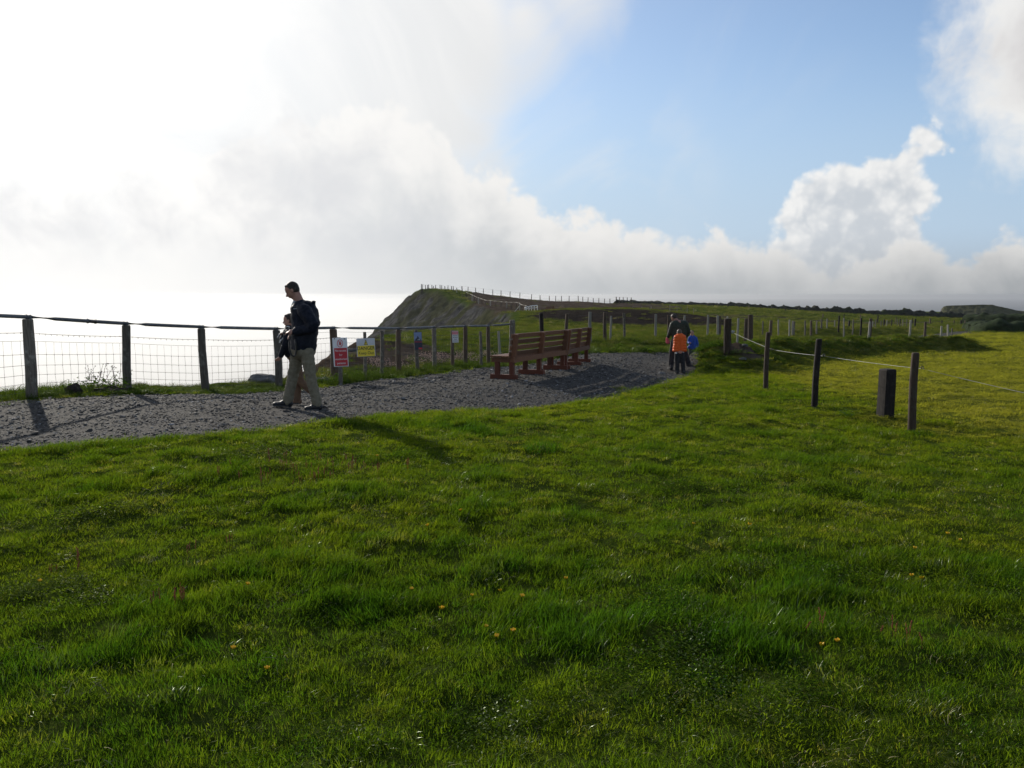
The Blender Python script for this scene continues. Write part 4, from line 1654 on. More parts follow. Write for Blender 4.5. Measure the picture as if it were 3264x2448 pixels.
M['clod'] = stone_mat('dark_earth', (0.022, 0.016, 0.012), (0.06, 0.046, 0.034), (0.03, 0.035, 0.016))
dn = Vector((0, 0, 0.02))
rock('boulder', 'low flat grey boulder on the cliff edge left of the walking man', on_ground(838, 18.4) + dn, (.34, .25, .17), 1.0, M['rock'])
rock('earth_clod', 'dark round clod of earth under the fence left of the dead thistles', on_ground(236, 13.6), (.13, .12, .18), 4.0, M['clod'], 'clod')
rock('earth_clod', 'dark ragged lump of turf and earth at the foot of the second fence post', on_ground(350, 14.2), (.34, .2, .13), 7.0, M['clod'], 'clod')
rock('stone', 'small grey stone at the foot of the fence right of the walking man', on_ground(1030, 19.0), (.20, .14, .13), 9.0, M['rock'])
rock('stone', 'pale flat stone lying on the worn brown slope behind the signs', on_ground(1133, 25.5) + dn, (.28, .12, .08), 12.0, M['rock'])
rock('stone', 'pale stone on the bare earth at the top of the mound', on_ground(2374, 25.2) + dn, (.09, .08, .06), 14.0, M['rock'])
rock('stone', 'pale stone among weeds on the right flank of the mound', on_ground(2368, 24.4) + dn, (.11, .08, .05), 15.0, M['rock'])
rock('stone', 'rounded stone lying on the gravel at the feet of the family group', on_ground(2108, 23.2) + Vector((0, 0, 0.03)), (.11, .09, .07), 18.0, M['rock'])


# ------------------------------------------------------------------ people
def cap_mesh(bm, p0, p1, r0, r1, flat=1.0, flat_dir=(0, 1, 0), n=14):
    """A tapered limb segment with round ends; `flat` squeezes it along flat_dir."""
    p0, p1 = Vector(p0), Vector(p1)
    d = p1 - p0
    L = max(d.length, 1e-5)
    d.normalize()
    f = Vector(flat_dir)
    f = (f - d * f.dot(d))
    f = f.normalized() if f.length > 1e-4 else frame_of(d)[1]
    u = d.cross(f)
    prof = []
    for k in range(5):
        a = math.pi / 2 * (1 - k / 4)
        prof.append((-math.sin(a) * r0, math.cos(a) * r0))
    prof += [(L * t, r0 + (r1 - r0) * t) for t in (0.33, 0.66)]
    for k in range(5):
        a = math.pi / 2 * k / 4
        prof.append((L + math.sin(a) * r1, math.cos(a) * r1))
    rings = []
    for (s, r) in prof:
        c = p0 + d * s
        if r < 1e-5:
            rings.append([bm.verts.new(c)])
        else:
            rings.append([bm.verts.new(c + u * math.cos(2 * math.pi * j / n) * r + f * math.sin(2 * math.pi * j / n) * r * flat) for j in range(n)])
    for a, b in zip(rings, rings[1:]):
        for j in range(n):
            q = [a[j % len(a)], a[(j + 1) % len(a)], b[(j + 1) % len(b)], b[j % len(b)]]
            q2 = []
            for v in q:
                if v not in q2:
                    q2.append(v)
            if len(q2) > 2:
                bm.faces.new(q2)


def ell_mesh(bm, c, r, rot=(0, 0, 0)):
    m = Matrix.Translation(Vector(c)) @ Euler(rot).to_matrix().to_4x4() @ Matrix.Diagonal((*r, 1))
    bmesh.ops.create_uvsphere(bm, u_segments=18, v_segments=12, radius=1.0, matrix=m)


def fused(name, prims, voxel, mat, parent, smooth=4, wrinkle=0.0, seed=0.0, flat_bottom=None):
    """Limbs and masses grown together into one continuous surface."""
    bm = bmesh.new()
    for p in prims:
        if p[0] == 'c':
            cap_mesh(bm, *p[1:])
        else:
            ell_mesh(bm, *p[1:])
    bmesh.ops.recalc_face_normals(bm, faces=bm.faces)
    me = bpy.data.meshes.new(name)
    bm.to_mesh(me)
    bm.free()
    tmp = bpy.data.objects.new(name, me)
    COL.objects.link(tmp)
    r = tmp.modifiers.new('r', 'REMESH')
    r.mode = 'VOXEL'
    r.voxel_size = voxel
    s = tmp.modifiers.new('s', 'SMOOTH')
    s.factor = 0.5
    s.iterations = smooth
    bpy.context.view_layer.update()
    out = bpy.data.meshes.new_from_object(tmp.evaluated_get(bpy.context.evaluated_depsgraph_get()))
    bpy.data.objects.remove(tmp)
    bpy.data.meshes.remove(me)
    out.name = name
    if wrinkle or flat_bottom is not None:
        n = len(out.vertices)
        co = np.empty(n * 3)
        out.vertices.foreach_get('co', co)
        co = co.reshape(-1, 3)
        no = np.empty(n * 3)
        out.vertices.foreach_get('normal', no)
        no = no.reshape(-1, 3)
        if wrinkle:
            w = fbm(co[:, 0] * 9 + co[:, 1] * 7 + seed, co[:, 2] * 15 + co[:, 1] * 3, 3) + 0.5 * fbm(co[:, 0] * 25 + seed, co[:, 2] * 32 - co[:, 1] * 11, 2)
            co = co + no * (w * wrinkle)[:, None]
        if flat_bottom is not None:
            co[:, 2] = np.maximum(co[:, 2], flat_bottom)
        out.vertices.foreach_set('co', co.ravel())
        out.update()
    return link_mesh(name, out, mat, parent, smooth=True)


def cloth(name, c0, c1, rough=0.85, sheen=0.0):
    return simple(name, c0, c1, 24, rough, 0.10, 0, 0.35, 0.004, sheen=sheen)


M['skin'] = simple('skin', (0.33, 0.165, 0.115), (0.42, 0.225, 0.16), 14, 0.55, 0.35, 0, 0.1)
M['skin_child'] = simple('skin_child', (0.40, 0.21, 0.15), (0.48, 0.27, 0.20), 14, 0.55, 0.35, 0, 0.1)
M['hair_dark'] = simple('dark_hair', (0.016, 0.011, 0.008), (0.040, 0.027, 0.018), 60, 0.6, 0.35, 0, 0.7, stretch=(1, 1, .3))
M['hair_brown'] = simple('brown_hair', (0.060, 0.042, 0.028), (0.115, 0.085, 0.055), 60, 0.6, 0.35, 0, 0.7, stretch=(1, 1, .3))
M['navy'] = cloth('black_navy_jacket', (0.008, 0.010, 0.017), (0.018, 0.021, 0.032), 0.6)
M['khaki'] = cloth('khaki_trousers', (0.175, 0.152, 0.102), (0.245, 0.215, 0.150))
M['tan'] = cloth('tan_trousers', (0.16, 0.10, 0.065), (0.22, 0.14, 0.09))
M['black_shoe'] = simple('black_shoe', (0.008, 0.008, 0.009), (0.02, 0.02, 0.021), 20, 0.55, 0.4)
M['sole'] = simple('grey_sole', (0.05, 0.05, 0.05), (0.09, 0.09, 0.09), 20, 0.8, 0.2)
M['shirt'] = cloth('grey_shirt', (0.22, 0.24, 0.28), (0.30, 0.32, 0.36))
M['green_jacket'] = cloth('dark_green_jacket', (0.020, 0.027, 0.020), (0.038, 0.047, 0.036), 0.55)
M['dark_trousers'] = cloth('charcoal_trousers', (0.022, 0.021, 0.022), (0.042, 0.040, 0.042))
M['orange'] = cloth('orange_vest', (0.62, 0.095, 0.018), (0.74, 0.135, 0.03), 0.55)
M['blue'] = cloth('blue_jacket', (0.018, 0.050, 0.235), (0.028, 0.075, 0.32), 0.6)
M['grey_trousers'] = cloth('grey_trousers', (0.055, 0.060, 0.055), (0.09, 0.095, 0.085))
M['white_cloth'] = cloth('white_trim', (0.55, 0.55, 0.53), (0.68, 0.68, 0.66))
M['pink'] = cloth('pink_cloth', (0.55, 0.10, 0.14), (0.68, 0.16, 0.20))
M['eye'] = simple('eye', (0.015, 0.010, 0.008), (0.02, 0.015, 0.01), 10, 0.15, 0.6)
M['lip'] = simple('lip', (0.27, 0.10, 0.085), (0.31, 0.12, 0.10), 20, 0.5, 0.4)


def hand(base, direction, palm_n, size, curl=0.5):
    """Palm, four fingers of unequal length bent twice, and a thumb from the side of the palm."""
    b, d, n = Vector(base), Vector(direction).normalized(), Vector(palm_n).normalized()
    n = (n - d * n.dot(d)).normalized()
    s = d.cross(n)
    L = size
    pr = []
    k0, k1 = b + d * L * .08, b + d * L * .46
    for f in (-.16, -.05, .06, .17):
        pr.append(('c', k0 + s * f * L * .8, k1 + s * f * L, L * .095, L * .085))
    for f, ln in ((-.165, .40), (-.055, .47), (.055, .50), (.165, .46)):
        p = k1 + s * f * L
        dd = d
        a = curl
        for seg, q in enumerate((.45, .32, .23)):
            dd = (dd * math.cos(a * .8) + n * math.sin(a * .8)).normalized()
            e = p + dd * L * ln * q * 1.05
            pr.append(('c', p, e, L * (.058 - .007 * seg), L * (.052 - .007 * seg)))
            p = e
    t0 = b + d * L * .14 + s * L * .17
    t1 = t0 + (d * .55 + s * .65 + n * .25).normalized() * L * .24
    t2 = t1 + (d * .85 + s * .15 + n * .45).normalized() * L * .20
    pr += [('c', t0, t1, L * .075, L * .062), ('c', t1, t2, L * .060, L * .048)]
    return pr


def head(c, face, up, s, neck_to, neck_r):
    """Skin of a head: skull, jaw, brow, nose, lips, ears, neck. face and up are directions; s is the head height."""
    c, f, u = Vector(c), Vector(face).normalized(), Vector(up).normalized()
    u = (u - f * u.dot(f)).normalized()
    r = f.cross(u)
    P = lambda a, b, q=0.0: c + f * a * s + u * b * s + r * q * s
    rot = Matrix((f, r * -1, u)).transposed().to_euler()
    pr = [('e', P(-.04, .13), (.40 * s, .325 * s, .37 * s), rot),
          ('e', P(.05, -.10), (.30 * s, .285 * s, .34 * s), rot),
          ('c', P(.14, -.36, -.07), P(.14, -.36, .07), .105 * s, .105 * s),                      # chin
          ('c', P(-.10, -.22, -.20), P(.12, -.34, -.09), .10 * s, .09 * s), ('c', P(-.10, -.22, .20), P(.12, -.34, .09), .10 * s, .09 * s),
          ('c', P(.29, .075, -.13), P(.29, .075, .13), .055 * s, .055 * s),                      # brow
          ('c', P(.325, .03), P(.405, -.105), .035 * s, .062 * s), ('c', P(.34, -.125, -.05), P(.34, -.125, .05), .042 * s, .042 * s),   # nose
          ('c', P(.315, -.215, -.07), P(.315, -.215, .07), .036 * s, .036 * s), ('c', P(.305, -.262, -.06), P(.305, -.262, .06), .036 * s, .036 * s)]   # lips
    for q in (-1, 1):
        pr.append(('e', P(-.04, -.02, .335 * q), (.085 * s, .03 * s, .13 * s), rot))              # ears
        pr.append(('e', P(.23, -.10, .13 * q), (.09 * s, .09 * s, .09 * s), rot))                 # cheeks
    nk = Vector(neck_to)
    pr.append(('c', P(-.10, -.22), nk, neck_r, neck_r * 1.1))
    return pr, P, rot


def hair(P, rot, s, length=0.0):
    pr = [('e', P(-.095, .165), (.395 * s, .345 * s, .375 * s), rot), ('e', P(-.17, .02), (.29 * s, .335 * s, .33 * s), rot),
          ('c', P(.16, .385, -.13), P(.16, .385, .13), .085 * s, .085 * s)]
    for q in (-1, 1):
        pr.append(('c', P(-.02, .16, .31 * q), P(-.02, .05, .325 * q), .05 * s, .035 * s))
    if length:
        pr.append(('e', P(-.26, -.14), (.17 * s, .27 * s, .20 * s), rot))
    return pr


def face_bits(P, s, parent):
    for q in (-1, 1):
        bm = bmesh.new()
        bmesh.ops.create_uvsphere(bm, u_segments=10, v_segments=8, radius=.045 * s, matrix=Matrix.Translation(P(.288, .005, .125 * q)))
        obj('eye', bm, M['eye'], parent, smooth=True)
        bm = bmesh.new()
        tube(bm, [P(.345, .085, .06 * q), P(.335, .105, .13 * q), P(.27, .085, .20 * q)], .018 * s, n=6)
        obj('eyebrow', bm, M['hair_dark'], parent)
    bm = bmesh.new()
    tube(bm, [P(.315, -.238, -.085), P(.352, -.238, 0), P(.315, -.238, .085)], .013 * s, n=6)
    obj('mouth', bm, M['lip'], parent)


def shoe(name, heel, toe, w, parent, mat, h=0.075, tilt_up=0.0):
    """A shoe with a sole; heel and toe on the ground."""
    a, b = Vector(heel), Vector(toe)
    d = (b - a).normalized()
    up = Vector((0, 0, 1))
    o = fused(name, [('c', a + up * h * .62, a.lerp(b, .35) + up * h * .62, w * .52, w * .50, 1.0), ('c', a.lerp(b, .3) + up * h * .55, a.lerp(b, .86) + up * h * .42, w * .50, w * .40, .8, up),
                     ('c', a + up * h * .6, a + up * (h * 1.45) + d * w * .15, w * .48, w * .46)], 0.010, mat, parent, 3)
    bm = bmesh.new()
    q = Matrix((d, up.cross(d).normalized(), d.cross(up.cross(d)).normalized())).transposed()
    box(bm, a.lerp(b, .46) + up * 0.010, ((b - a).length * .98, w * .92, 0.02), rot=q, bevel=0.007)
    obj('sole', bm, M['sole'], o)
    return o


def walking_man():
    p = on_ground(954, 12.15) + Vector((0, 0, 0.028))
    root = empty('person', p, 'man in a dark navy jacket and khaki trousers walking left with head bowed', 'person')
    S = 1.235e-3
    m = lambda cx, cy, y=0.0: Vector(((cx - 420) * S, y, (1578 - cy) * S))
    # body: one skin from head to ankles, both hands
    hp, P, rot = head(m(374, 213), (-.86, -.12, -.48), (-.46, 0, .88), 0.245, m(470, 385), 0.066)
    body = list(hp)
    body += [('c', m(480, 400), m(480, 880), .11, .12, 1.2), ('c', m(430, 900, .09), m(335, 1195, .10), .075, .052), ('c', m(335, 1195, .10), m(268, 1490, .10), .052, .038),
             ('c', m(520, 900, -.09), m(585, 1215, -.10), .075, .052), ('c', m(585, 1215, -.10), m(655, 1490, -.10), .052, .038)]
    body += [('c', m(520, 420, -.20), m(645, 605, -.26), .045, .038), ('c', m(645, 605, -.26), m(425, 668, -.19), .038, .028)]
    body += hand(m(428, 668, -.19), (-1, .15, -.02), (0, .5, -.85), 0.165, 0.45)
    body += [('c', m(470, 420, .20), m(470, 640, .24), .045, .038), ('c', m(470, 640, .24), m(380, 700, .05), .038, .028)]
    body += hand(m(380, 700, .06), (-.6, -.6, -.2), (.3, -.3, -.9), 0.165, 0.55)
    fused('body', body, 0.0075, M['skin'], root, 2)
    face_bits(P, 0.245, root)
    fused('hair', hair(P, rot, 0.245), 0.009, M['hair_dark'], root, 2, 0.003)
    # shirt collar in the neck opening
    fused('collar', [('c', m(418, 400), m(430, 352), .082, .070, 1.0), ('c', m(400, 420, -.02), m(396, 500, -.02), .05, .04)], 0.01, M['shirt'], root, 2)
    # jacket: torso, sleeves, hood lying on the back
    jk = [('c', m(478, 440), m(512, 640), .160, .188, 1.12), ('c', m(512, 640), m(492, 830), .188, .180, 1.15), ('e', m(590, 500), (.105, .16, .17), (0, 0, 0)), ('c', m(440, 780), m(430, 850), .12, .115, 1.3), ('c', m(555, 780), m(562, 858), .105, .098, 1.35),
          ('c', m(495, 405, -.10), m(545, 440, -.19), .085, .098), ('c', m(495, 405, .10), m(500, 440, .19), .085, .098),
          ('c', m(555, 440, -.20), m(650, 580, -.27), .100, .088), ('c', m(650, 580, -.27), m(640, 625, -.26), .086, .080), ('c', m(640, 630, -.26), m(448, 664, -.21), .080, .056),
          ('c', m(500, 440, .19), m(480, 640, .25), .092, .076), ('c', m(480, 640, .25), m(392, 695, .09), .072, .055),
          ('c', m(470, 385, 0), m(470, 420, 0), .105, .12, 1.1),
          ('e', m(565, 362), (.080, .115, .050), (0, .45, 0)), ('e', m(600, 405), (.050, .10, .075), (0, .2, 0)), ('c', m(618, 338, -.05), m(618, 338, .05), .024, .024),
          ('c', m(620, 480, .02), m(640, 580, -.02), .06, .06, 1.6)]
    fused('jacket', jk, 0.011, M['navy'], root, 3, 0.011, 2.0)
    bm = bmesh.new()
    box(bm, m(452, 410, -.238), (.050, .004, .009), rot=Euler((R(6), R(-6), 0)).to_matrix())
    obj('chest_badge', bm, M['shirt'], root)
    # trousers, gathered at the shoes
    tr = [('c', m(455, 890, .03), m(500, 890, -.03), .150, .152, 1.1), ('c', m(415, 905, .085), m(336, 1190, .10), .106, .080), ('c', m(340, 1190, .10), m(282, 1430, .10), .080, .070), ('c', m(282, 1430, .10), m(268, 1490, .10), .074, .074),
          ('c', m(540, 905, -.085), m(588, 1215, -.10), .104, .076), ('c', m(582, 1215, -.10), m(638, 1440, -.10), .078, .068), ('c', m(638, 1440, -.10), m(648, 1500, -.10), .073, .072)]
    fused('trousers', tr, 0.011, M['khaki'], root, 3, 0.013, 5.0)
    shoe('shoe', m(285, 1560, .10), m(95, 1556, .10), .105, root, M['black_shoe'])
    sh = shoe('shoe', m(668, 1580, -.10), m(512, 1584, -.12), .105, root, M['black_shoe'])
    # what hangs from the hand
    c = empty('camera', p + m(372, 690, -.12), 'black camera with a looped strap held at the waist by the walking man', 'camera')
    c0 = m(372, 690, -.12)
    bm = bmesh.new()
    box(bm, m(352, 672, -.10) - c0, (.085, .05, .062), rot=Euler((0, R(20), 0)).to_matrix(), bevel=.008)
    obj('camera_body', bm, M['plastic'], c)
    bm = bmesh.new()
    q = m(330, 680, -.10) - c0
    tube(bm, [q, q + Vector((-.05, -.01, -.01))], [.028, .026], n=14)
    obj('lens', bm, M['plastic'], c, smooth=True)
    bm = bmesh.new()
    loop = [(378, 720), (372, 800), (376, 880), (392, 935), (415, 952), (436, 935), (446, 880), (444, 810), (438, 760)]
    tube(bm, [m(a, b, -.215 - .01 * math.sin(i)) - c0 for i, (a, b) in enumerate(loop)], 0.013, n=8)
    obj('strap', bm, M['plastic'], c, smooth=True)
    return p


def walking_child():
    p = on_ground(947, 12.75) + Vector((0, 0, 0.028))
    root = empty('person', p, 'small boy in a dark jacket with white piping walking beside the man', 'person')
    S = 1.235e-3 * 12.75 / 12.15
    m = lambda cx, cy, y=0.0: Vector(((cx - 388) * S, y, (1530 - cy) * S))
    hp, P, rot = head(m(318, 550), (-1, -.05, -.12), (-.1, 0, 1), 0.205, m(335, 660), 0.047)
    body = list(hp)
    body += [('c', m(335, 680), m(345, 930), .075, .085, 1.2), ('c', m(350, 990, .05), m(385, 1240, .05), .060, .042), ('c', m(385, 1240, .05), m(375, 1460, .05), .042, .030),
             ('c', m(390, 990, -.05), m(435, 1240, -.05), .060, .044), ('c', m(435, 1240, -.05), m(575, 1370, -.05), .043, .030),
             ('c', m(330, 690, -.12), m(300, 830, -.15), .034, .030), ('c', m(300, 830, -.15), m(235, 965, -.14), .030, .022)]
    body += hand(m(237, 962, -.14), (-.75, 0, -.65), (-.3, .6, .4), 0.115, .55)
    body += [('c', m(335, 690, .12), m(270, 790, .14), .034, .030), ('c', m(270, 790, .14), m(250, 720, .0), .030, .022)]
    body += hand(m(250, 720, 0), (-.3, -.6, .5), (.3, .3, -.8), 0.115, .7)
    fused('body', body, 0.0065, M['skin_child'], root, 2)
    face_bits(P, 0.205, root)
    fused('hair', hair(P, rot, 0.205, 1), 0.008, M['hair_dark'], root, 2, 0.003)
    jk = [('c', m(330, 690), m(340, 900), .105, .120, 1.2), ('c', m(330, 690, -.10), m(300, 830, -.16), .062, .052), ('c', m(300, 830, -.16), m(245, 945, -.14), .050, .042),
          ('c', m(330, 690, .10), m(255, 780, .14), .062, .055), ('c', m(255, 780, .14), m(242, 712, .02), .052, .045), ('c', m(328, 640), m(335, 690), .075, .09), ('c', m(262, 760, -.02), m(290, 850, -.03), .07, .06)]
    fused('jacket', jk, 0.010, M['navy'], root, 3, 0.006, 9.0)
    for pts in ([(292, 628), (322, 612), (352, 622)], [(232, 690), (218, 720), (205, 745)], [(268, 742), (246, 768), (226, 800)], [(262, 845), (268, 872), (258, 900)]):
        bm = bmesh.new()
        tube(bm, [m(a, b, -.105 if i else -.09) for i, (a, b) in enumerate(pts)], 0.011, n=6)
        obj('white_piping', bm, M['white_cloth'], root, smooth=True)
    tr = [('c', m(355, 950, .02), m(385, 960, -.02), .098, .10, 1.1), ('c', m(355, 980, .05), m(388, 1240, .05), .082, .066), ('c', m(388, 1240, .05), m(380, 1450, .05), .064, .060),
          ('c', m(392, 980, -.05), m(437, 1235, -.05), .082, .066), ('c', m(437, 1240, -.05), m(560, 1355, -.05), .064, .054)]
    fused('trousers', tr, 0.010, M['tan'], root, 3, 0.006, 3.0)
    shoe('shoe', m(405, 1520, .05), m(300, 1520, .05), .080, root, M['tan'], .06)
    a = m(590, 1385, -.05)
    fused('shoe', [('c', a, a + Vector((.05, 0, -.10)), .042, .036)], 0.009, M['black_shoe'], root, 2)


def bowed_adult():
    Y = 25.0
    p = on_ground(2166, Y) + Vector((0, 0, 0.028))
    root = empty('person', p, 'adult in a dark green jacket and charcoal trousers seen from behind, looking down', 'person')
    S = Y / F_PX / 7.54
    m = lambda cx, cy, y=0.0: Vector(((cx - 650) * S, y, (1515 - cy) * S))
    hp, P, rot = head(m(505, 285, .10), (-.62, .68, -.45), (-.25, .2, .95), 0.225, m(590, 400, -.01), 0.062)
    body = list(hp)
    body += [('c', m(610, 420), m(600, 850), .11, .12), ('c', m(520, 860), m(455, 1150), .075, .05), ('c', m(455, 1150), m(440, 1450), .05, .036), ('c', m(690, 860), m(820, 1150), .075, .05), ('c', m(820, 1150), m(890, 1440), .05, .036),
             ('c', m(455, 430), m(410, 640, .03), .045, .037), ('c', m(410, 640, .03), m(385, 745, .16), .037, .028)]
    body += hand(m(383, 750, .17), (-.25, .5, -.7), (.8, .3, .2), 0.16, .7)
    body += [('c', m(780, 440), m(860, 620, .05), .045, .037), ('c', m(860, 620, .05), m(840, 730, .22), .037, .028)]
    body += hand(m(838, 735, .23), (-.2, .7, -.5), (-.8, 0, .3), 0.16, .5)
    fused('body', body, 0.008, M['skin'], root, 2)
    face_bits(P, 0.225, root)
    fused('hair', hair(P, rot, 0.225), 0.009, M['hair_dark'], root, 2, 0.003)
    jk = [('c', m(520, 450), m(740, 450), .135, .135, .9), ('c', m(560, 480), m(590, 830), .165, .170, .85), ('c', m(680, 480), m(660, 830), .165, .165, .85), ('c', m(560, 400, 0), m(600, 400, 0), .085, .085),
          ('c', m(470, 450), m(412, 640, .03), .095, .072), ('c', m(412, 640, .03), m(388, 735, .15), .070, .052), ('c', m(765, 450), m(850, 620, .04), .105, .075), ('c', m(850, 620, .04), m(842, 720, .19), .072, .052),
          ('c', m(575, 372, .0), m(640, 372, -.03), .04, .04)]
    fused('jacket', jk, 0.012, M['green_jacket'], root, 4, 0.007, 1.0)
    tr = [('c', m(540, 850), m(670, 850), .145, .145, .9), ('c', m(505, 880), m(455, 1160), .110, .080), ('c', m(455, 1160), m(440, 1470), .080, .078), ('c', m(690, 880), m(795, 1160), .105, .074), ('c', m(795, 1160), m(885, 1460), .074, .080)]
    fused('trousers', tr, 0.012, M['dark_trousers'], root, 4, 0.008, 6.0)
    shoe('shoe', m(440, 1520, -.08), m(415, 1520, .17), .10, root, M['black_shoe'])
    shoe('shoe', m(890, 1505, -.08), m(915, 1505, .17), .10, root, M['black_shoe'])
    it = fused('pink_bag', [('c', Vector((0, 0, 0)), Vector((.02, .02, -.10)), .050, .062, .7), ('c', Vector((.03, 0, -.06)), Vector((.06, 0, -.12)), .03, .03)], 0.01, M['pink'], None, 3, 0.006)
    it.location = p + m(372, 790, .20)
    tag(it, 'small crumpled pink bag held low in the left hand of the adult', 'bag')


def orange_child():
    Y = 24.3
    p = on_ground(2165, Y) + Vector((0, 0, 0.028))
    root = empty('person', p, 'boy in a bright orange padded vest seen from behind, in front of the adult', 'person')
    S = Y / F_PX / 7.54
    m = lambda cx, cy, y=0.0: Vector(((cx - 660) * S, y, (1520 - cy) * S))
    hp, P, rot = head(m(648, 545, .03), (.05, .93, -.35), (0, .35, .93), 0.205, m(655, 640, -.02), 0.050)
    body = list(hp)
    body += [('c', m(660, 660), m(660, 1000), .09, .10), ('c', m(605, 1020), m(605, 1250), .06, .045), ('c', m(605, 1250), m(605, 1460), .045, .032), ('c', m(715, 1020), m(735, 1250), .06, .045), ('c', m(735, 1250), m(750, 1460), .045, .032),
             ('c', m(540, 660), m(525, 800, .08), .036, .032), ('c', m(525, 800, .08), m(570, 850, .22), .032, .024), ('c', m(770, 660), m(785, 800, .08), .036, .032), ('c', m(785, 800, .08), m(740, 850, .22), .032, .024)]
    body += hand(m(572, 852, .22), (.4, .8, .1), (0, -.2, .9), 0.12, .5) + hand(m(738, 852, .22), (-.4, .8, .1), (0, -.2, .9), 0.12, .5)
    fused('body', body, 0.007, M['skin_child'], root, 2)
    face_bits(P, 0.205, root)
    fused('hair', hair(P, rot, 0.205), 0.008, M['hair_brown'], root, 2, 0.003)
    fused('sleeves', [('c', m(545, 670), m(527, 800, .08), .052, .046), ('c', m(527, 800, .08), m(562, 845, .20), .044, .036), ('c', m(768, 670), m(785, 800, .08), .052, .046), ('c', m(785, 800, .08), m(748, 845, .20), .044, .036), ('c', m(545, 675), m(768, 675), .06, .06)],
          0.01, M['green_jacket'], root, 2, .004)
    quilt = []
    for i, zc in enumerate((640, 700, 765, 830, 895, 955)):
        w = (105, 118, 112, 118, 126, 128)[i]
        quilt.append(('c', m(660 - w, zc), m(660 + w, zc), .050 + .003 * (i > 0), .050 + .003 * (i > 0), 1.9, (0, 1, 0)))
    quilt += [('c', m(660, 640), m(660, 930), .125, .120, .9), ('c', m(560, 625), m(620, 605), .045, .05), ('c', m(760, 625), m(700, 605), .045, .05), ('c', m(630, 615), m(690, 615), .05, .05)]
    fused('padded_vest', quilt, 0.010, M['orange'], root, 7, 0.006, 4.0)
    bm = bmesh.new()
    tube(bm, [m(662, 690, -.128), m(660, 800, -.140), m(660, 1010, -.150)], 0.006, n=6)
    obj('back_seam', bm, M['orange'], root)
    fused('shirt_hem', [('c', m(600, 1035), m(722, 1035), .068, .068, 1.2)], 0.01, M['white_cloth'], root, 2)
    tr = [('c', m(620, 1050), m(710, 1050), .092, .092), ('c', m(608, 1070), m(606, 1260), .085, .070), ('c', m(606, 1260), m(604, 1470), .068, .064), ('c', m(715, 1070), m(738, 1260), .085, .070), ('c', m(738, 1260), m(752, 1470), .068, .064)]
    fused('trousers', tr, 0.010, M['dark_trousers'], root, 3, 0.006, 8.0)
    shoe('shoe', m(602, 1522, -.05), m(590, 1522, .13), .08, root, M['black_shoe'], .06)
    shoe('shoe', m(755, 1522, -.05), m(770, 1522, .13), .08, root, M['black_shoe'], .06)


def blue_child():
    Y = 29.0
    p = on_ground(2206, Y) + Vector((0, 0, 0.028))
    root = empty('person', p, 'little boy in a blue jacket and grey trousers facing the camera behind the adult', 'person')
    S = Y / F_PX / 7.54
    m = lambda cx, cy, y=0.0: Vector(((cx - 930) * S, y, (1185 - cy) * S))
    hp, P, rot = head(m(912, 505, 0), (-.12, -.98, -.12), (0, -.1, 1), 0.195, m(920, 590), 0.046)
    body = list(hp)
    body += [('c', m(930, 610), m(930, 850), .085, .09), ('c', m(895, 870), m(885, 1010), .055, .042), ('c', m(885, 1010), m(880, 1140), .042, .03), ('c', m(955, 870), m(945, 1010, -.03), .055, .042), ('c', m(945, 1010, -.03), m(955, 1120, .06), .042, .03),
             ('c', m(850, 610), m(835, 720), .034, .03), ('c', m(835, 720), m(845, 740, -.14), .03, .022), ('c', m(1010, 620), m(1030, 750), .034, .03), ('c', m(1030, 750), m(1040, 860), .03, .022)]
    body += hand(m(845, 742, -.14), (.1, -.6, .1), (0, .2, .9), 0.11, .5) + hand(m(1040, 862), (0, -.1, -1), (-.9, 0, 0), 0.11, .35)
    fused('body', body, 0.0068, M['skin_child'], root, 2)
    face_bits(P, 0.195, root)
    fused('hair', hair(P, rot, 0.195), 0.008, M['hair_brown'], root, 2, 0.003)
    jk = [('c', m(930, 630), m(930, 840), .112, .122, .9), ('c', m(860, 620), m(838, 720), .062, .052), ('c', m(838, 720), m(845, 738, -.12), .05, .042), ('c', m(1005, 625), m(1045, 750), .056, .046), ('c', m(1045, 750), m(1058, 850), .044, .038),
          ('c', m(895, 585), m(950, 585), .055, .055), ('c', m(865, 840), m(995, 840), .075, .075)]
    fused('jacket', jk, 0.010, M['blue'], root, 3, 0.005, 3.0)
    bm = bmesh.new()
    tube(bm, [m(918, 600, -.118), m(920, 700, -.140), m(922, 850, -.150)], 0.005, n=6)
    obj('zip', bm, M['plastic'], root)
    tr = [('c', m(900, 870), m(960, 870), .092, .092), ('c', m(895, 890), m(885, 1020), .078, .065), ('c', m(885, 1020), m(880, 1130), .064, .058), ('c', m(958, 890), m(948, 1015, -.03), .078, .065), ('c', m(948, 1015, -.03), m(955, 1100, .04), .064, .056)]
    fused('trousers', tr, 0.010, M['grey_trousers'], root, 3, 0.005, 6.0)
    shoe('shoe', m(880, 1185, .05), m(872, 1185, -.13), .078, root, M['black_shoe'], .06)
    shoe('shoe', m(960, 1172, .09), m(968, 1180, -.09), .078, root, M['black_shoe'], .06)


walking_man()
walking_child()
bowed_adult()
orange_child()
blue_child()


